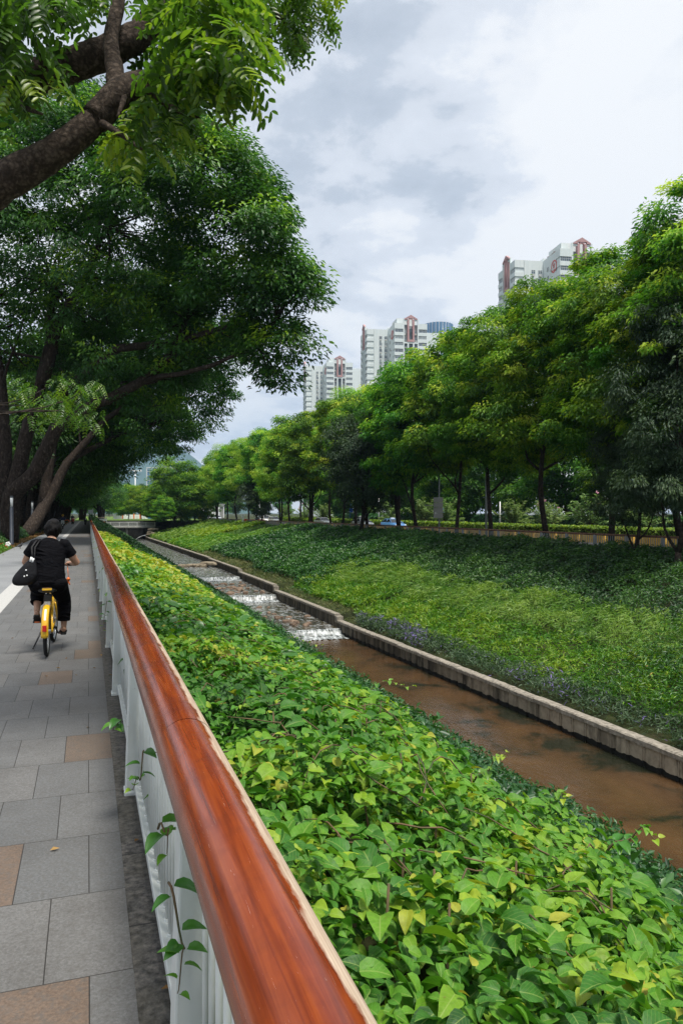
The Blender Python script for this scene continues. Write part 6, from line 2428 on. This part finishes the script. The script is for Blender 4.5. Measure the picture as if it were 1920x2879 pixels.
    for kind, pos, ax, nv, wd, z0, h in wins:
        key = (kind, tuple(ax))
        if key not in cache:
            fr, pn = MB(), MB()

            def bx(mb_, a0, a1, d0, d1, z0_, z1_):
                c = [ax * a + nv * d for a in (a0, a1) for d in (d0, d1)]
                xs, ys_ = [q.x for q in c], [q.y for q in c]
                mb_.box(min(xs), max(xs), min(ys_), max(ys_), z0_, z1_)
            nb = 5 if kind == 'bay' else 2
            bx(pn, .05, wd - .05, .02, .06, .05, h - .05)
            for i in range(nb + 1):
                x = (wd - .1) * i / nb
                bx(fr, x, x + .12, .03, .12, 0, h)
            bx(fr, .12, wd - .12, .03, .11, 0, .12)
            bx(fr, .12, wd - .12, .03, .11, h - .12, h)
            bx(fr, .12, wd - .12, .03, .10, h * .62, h * .62 + .1)
            if kind == 'bay':
                pn.box(0, 0, 0, 0, 0, 0)
            cache[key] = (fr.mesh('window_frame', M['tower_frame']), pn.mesh('pane', M['tower_glass']))
        f_, p__ = cache[key]
        fo = link('bay_window' if kind == 'bay' else 'window', f_, root, loc=(pos.x, pos.y, z0))
        link('pane', p__, fo)
    am = {}
    for pos, ax, nv, z in acs[:100]:
        key = tuple(ax)
        if key not in am:
            q = MB()
            c = [ax * a + nv * d for a in (0, .85) for d in (.02, .5)]
            xs, ys_ = [q_.x for q_ in c], [q_.y for q_ in c]
            q.box(min(xs), max(xs), min(ys_), max(ys_), 0, .62)
            am[key] = q.mesh('air_conditioner', M['aircon'])
        link('air_conditioner', am[key], root, loc=(pos.x, pos.y, z))
    # red ring emblem high on the west side of the south arm
    q = MB()
    ec = Vector((-.10, 4.6, TOPZ - 4.6))
    rr = 2.1
    for i in range(28):
        a, b = 2 * PI * i / 28, 2 * PI * (i + 1) / 28
        vs = []
        for d in (0, .12):
            for (r1, an_) in ((rr, a), (rr, b), (rr - .38, b), (rr - .38, a)):
                vs.append((ec.x + d, ec.y + r1 * math.cos(an_), ec.z + r1 * math.sin(an_)))
        q.add(vs, [(0, 1, 2, 3), (7, 6, 5, 4), (0, 4, 5, 1), (3, 2, 6, 7)])
    for (y0_, y1_, z0, z1) in ((-.14, .14, -1.4, .7), (-.75, .75, -1.45, -1.2), (-.55, .55, -.35, -.12), (-.7, .7, .25, .5)):
        q.box(ec.x, ec.x + .10, ec.y + y0_, ec.y + y1_, ec.z + z0, ec.z + z1)
    q.add([(ec.x - .02, ec.y - .9, ec.z + .55), (ec.x - .02, ec.y, ec.z + 1.45), (ec.x - .02, ec.y + .9, ec.z + .55), (ec.x - .02, ec.y + .6, ec.z + .55), (ec.x - .02, ec.y, ec.z + 1.1), (ec.x - .02, ec.y - .6, ec.z + .55)], [(0, 1, 4, 5), (1, 2, 3, 4)])
    q.build('emblem', M['tower_red'], root)
    q = MB()
    for i in range(7):
        y = 4.0 + i * 1.2
        q.box(.9, 1.7, y, y + random.uniform(.4, .9), TOPZ - .7, TOPZ + random.uniform(.3, 1.5))
    q.tube([(1.4, 8, TOPZ), (1.4, 8, TOPZ + 2.6)], .05, 5)
    q.build('roof_clutter', M['roof_clutter'], root)
    return root


random.seed(51)
tw = tower_parts()
rot = R(-9.3)
tags = ['nearest pale apartment tower, above the street trees at the right', 'middle pale apartment tower with pink arch, beside the blue glass tower', 'farthest pale apartment tower with pink arch, left of the other two']
# front left corner of the south arm in the photograph, and distance
for i, (u, d, dz) in enumerate([(1574, 250, 0), (1109, 348, 0), (918, 438, 0)]):
    o = tw if i == 0 else copy_tree(tw)
    p_ = at(u, 1443, d)
    o.location = (p_.x, p_.y, -.5)
    o.rotation_euler = (0, 0, rot)
    tag(o, tags[i], 'building', 'apartment towers')

p_ = at(1231, 1443, 620)
bt = thing('glass_tower', 'blue fluted glass tower behind the middle apartment tower', 'building', (p_.x, p_.y, -.5))
m = MB()
nf = 26
vs = []
for i in range(nf * 4):
    a = 2 * PI * i / (nf * 4)
    r_ = 11.5 + (.0, .75, .95, .75)[i % 4]
    for z in (0, 157.5):
        vs.append((r_ * math.cos(a), r_ * math.sin(a), z))
k = nf * 4
m.add(vs, [(2 * i, 2 * ((i + 1) % k), 2 * ((i + 1) % k) + 1, 2 * i + 1) for i in range(k)] + [tuple(2 * i + 1 for i in range(k))])
m.build('wall', M['blue_glass'], bt)
m = MB()
for i in range(nf):
    a = 2 * PI * i / nf
    m.tube([(11.6 * math.cos(a), 11.6 * math.sin(a), 60), (11.6 * math.cos(a), 11.6 * math.sin(a), 158.0)], .28, 5)
m.build('mullion', M['car_silver'], bt)

# framed block in front of the hill, floodlight mast, pale wall beyond the lawn
p_ = at(454, 1443, 620)
fbk = thing('framed_building', 'distant slab building with white frame grid before the hill', 'building', (p_.x, p_.y, -.5), R(-10))
m = MB()
m.box(-11.5, 11.5, .3, 12, 0, 38)
m.build('wall', M['blue_glass'], fbk)
m = MB()
for x in (-12, -.6, 11.4):
    m.box(x, x + .8, -.4, .3, 0, 40)
for x in np.arange(-9.5, 11, 2.3):
    m.box(x, x + .25, .05, .3, 0, 38)
for z in np.arange(4, 39, 3.6):
    m.box(-12, 12, -.1, .3, z, z + .45)
m.box(-12, 12.2, -.5, 4, 39.4, 40.2)
m.build('frame_grid', M['tower_frame'], fbk)
p_ = at(381, 1443, 330)
mast = thing('floodlight_mast', 'tall white floodlight mast before the hill', 'mast', (p_.x, p_.y, -.4))
m = MB()
m.tube([(0, 0, 0), (0, 0, 10), (0, 0, 21)], [.35, .28, .18], 10)
m.build('pole', M['white_paint'], mast)
m = MB()
m.tube([(-2.4, 0, 20.9), (2.4, 0, 20.9)], .12, 6)
for i in range(6):
    m.box(-2.5 + i * .95, -2.1 + i * .95, -.3, .2, 20.5, 21.2)
m.build('lamp_head', M['white_paint'], mast)
p_ = at(385, 1443, 236)
bw = thing('boundary_wall', 'pale boundary wall with coloured posts beyond the lawn', 'wall', (p_.x, p_.y, -.3))
m = MB()
m.box(-7, 9, 0, .3, 0, 1.6)
m.build('wall', M['white_paint'], bw)
m = MB()
for i, x in enumerate((-4.4, -1, .9, 5.2)):
    m.box(x, x + .35, -.1, .0, 0, 1.9)
m.build('post', M['orange'], bw)
m = MB()
m.box(3.4, 4.8, -.09, 0, .4, 1.5)
m.build('poster', M['blue_paint'], bw)

# wooded hill with pylons
rng = np.random.default_rng(3)
gx, gy = np.meshgrid(np.linspace(-1500, 900, 90), np.linspace(1900, 2900, 40))
HS = 2.5
ax_, ay_ = gx + 230, gy - 2500
hz_ = 205 * np.exp(-((gx - 252) / 190) ** 2) * np.exp(-((gy - 2460) / 260) ** 2) + 135 * np.exp(-((gx - 60) / 170) ** 2) * np.exp(-((gy - 2440) / 260) ** 2) + 110 * np.exp(-((gx + 330) / 330) ** 2) * np.exp(-((gy - 2500) / 300) ** 2)
hz_ = hz_ * (.85 + .3 * fbm(gx / 190 + 20, gy / 190 + 3)) - 12
V = np.stack([gx * HS, gy * HS, hz_ * HS], 2).reshape(-1, 3)
r_, c_ = gx.shape
ii, kk = np.meshgrid(np.arange(r_ - 1), np.arange(c_ - 1), indexing='ij')
a_ = (ii * c_ + kk).ravel()
F = np.stack([a_, a_ + 1, a_ + c_ + 1, a_ + c_], 1)
tag(link('hill', tri_mesh('hill', V, F, M['hill'], None, True)), 'hazy wooded hill at the end of the stream', 'hill', kind='structure')
for u, v0, v1, d, lab in [(467, 1300, 1258, 2300, 'lattice pylon on the top of the hill'), (501, 1312, 1290, 2000, 'smaller lattice pylon on the right flank of the hill')]:
    d *= HS
    a, b = at(u, v0 + 25, d), at(u, v1, d)
    r_ = thing('pylon', lab, 'pylon', (a.x, a.y, a.z))
    m = MB()
    h = b.z - a.z
    for (sx, sy) in ((-1, -1), (1, -1), (1, 1), (-1, 1)):
        m.tube([(sx * 13, sy * 13, -35), (sx * 5, sy * 5, h * .5), (0, 0, h)], [2.0, 1.5, 1.0], 4)
    for i in range(7):
        f = i / 7
        w_ = 13 - 8 * min(1, f * 1.6)
        m.tube([(-w_, -w_, h * f), (w_, -w_, h * f + h * .1), (w_, w_, h * f), (-w_, w_, h * f + h * .1), (-w_, -w_, h * f)], .9, 4)
    for z in (.62, .78, .92):
        m.tube([(-20, 0, h * z), (20, 0, h * z)], 1.3, 4)
    m.build('lattice', M['grey_steel'], r_)

# far ground haze over the whole place
USE_HAZE = True
if USE_HAZE:
    hzm = D.materials.new('haze')
    hzm.use_nodes = True
    nt2 = hzm.node_tree
    nt2.nodes.clear()
    ho = nt2.nodes.new('ShaderNodeOutputMaterial')
    pv = nt2.nodes.new('ShaderNodeVolumePrincipled')
    pv.inputs['Color'].default_value = (.48, .70, 1.0, 1)
    pv.inputs['Density'].default_value = .00011
    pv.inputs['Anisotropy'].default_value = .2
    nt2.links.new(pv.outputs[0], ho.inputs['Volume'])
    m = MB()
    m.box(-7900, 7900, -7900, 7900, -8, 900)
    tag(m.build('haze', hzm), 'thin blue summer haze over the city', 'haze', kind='stuff')
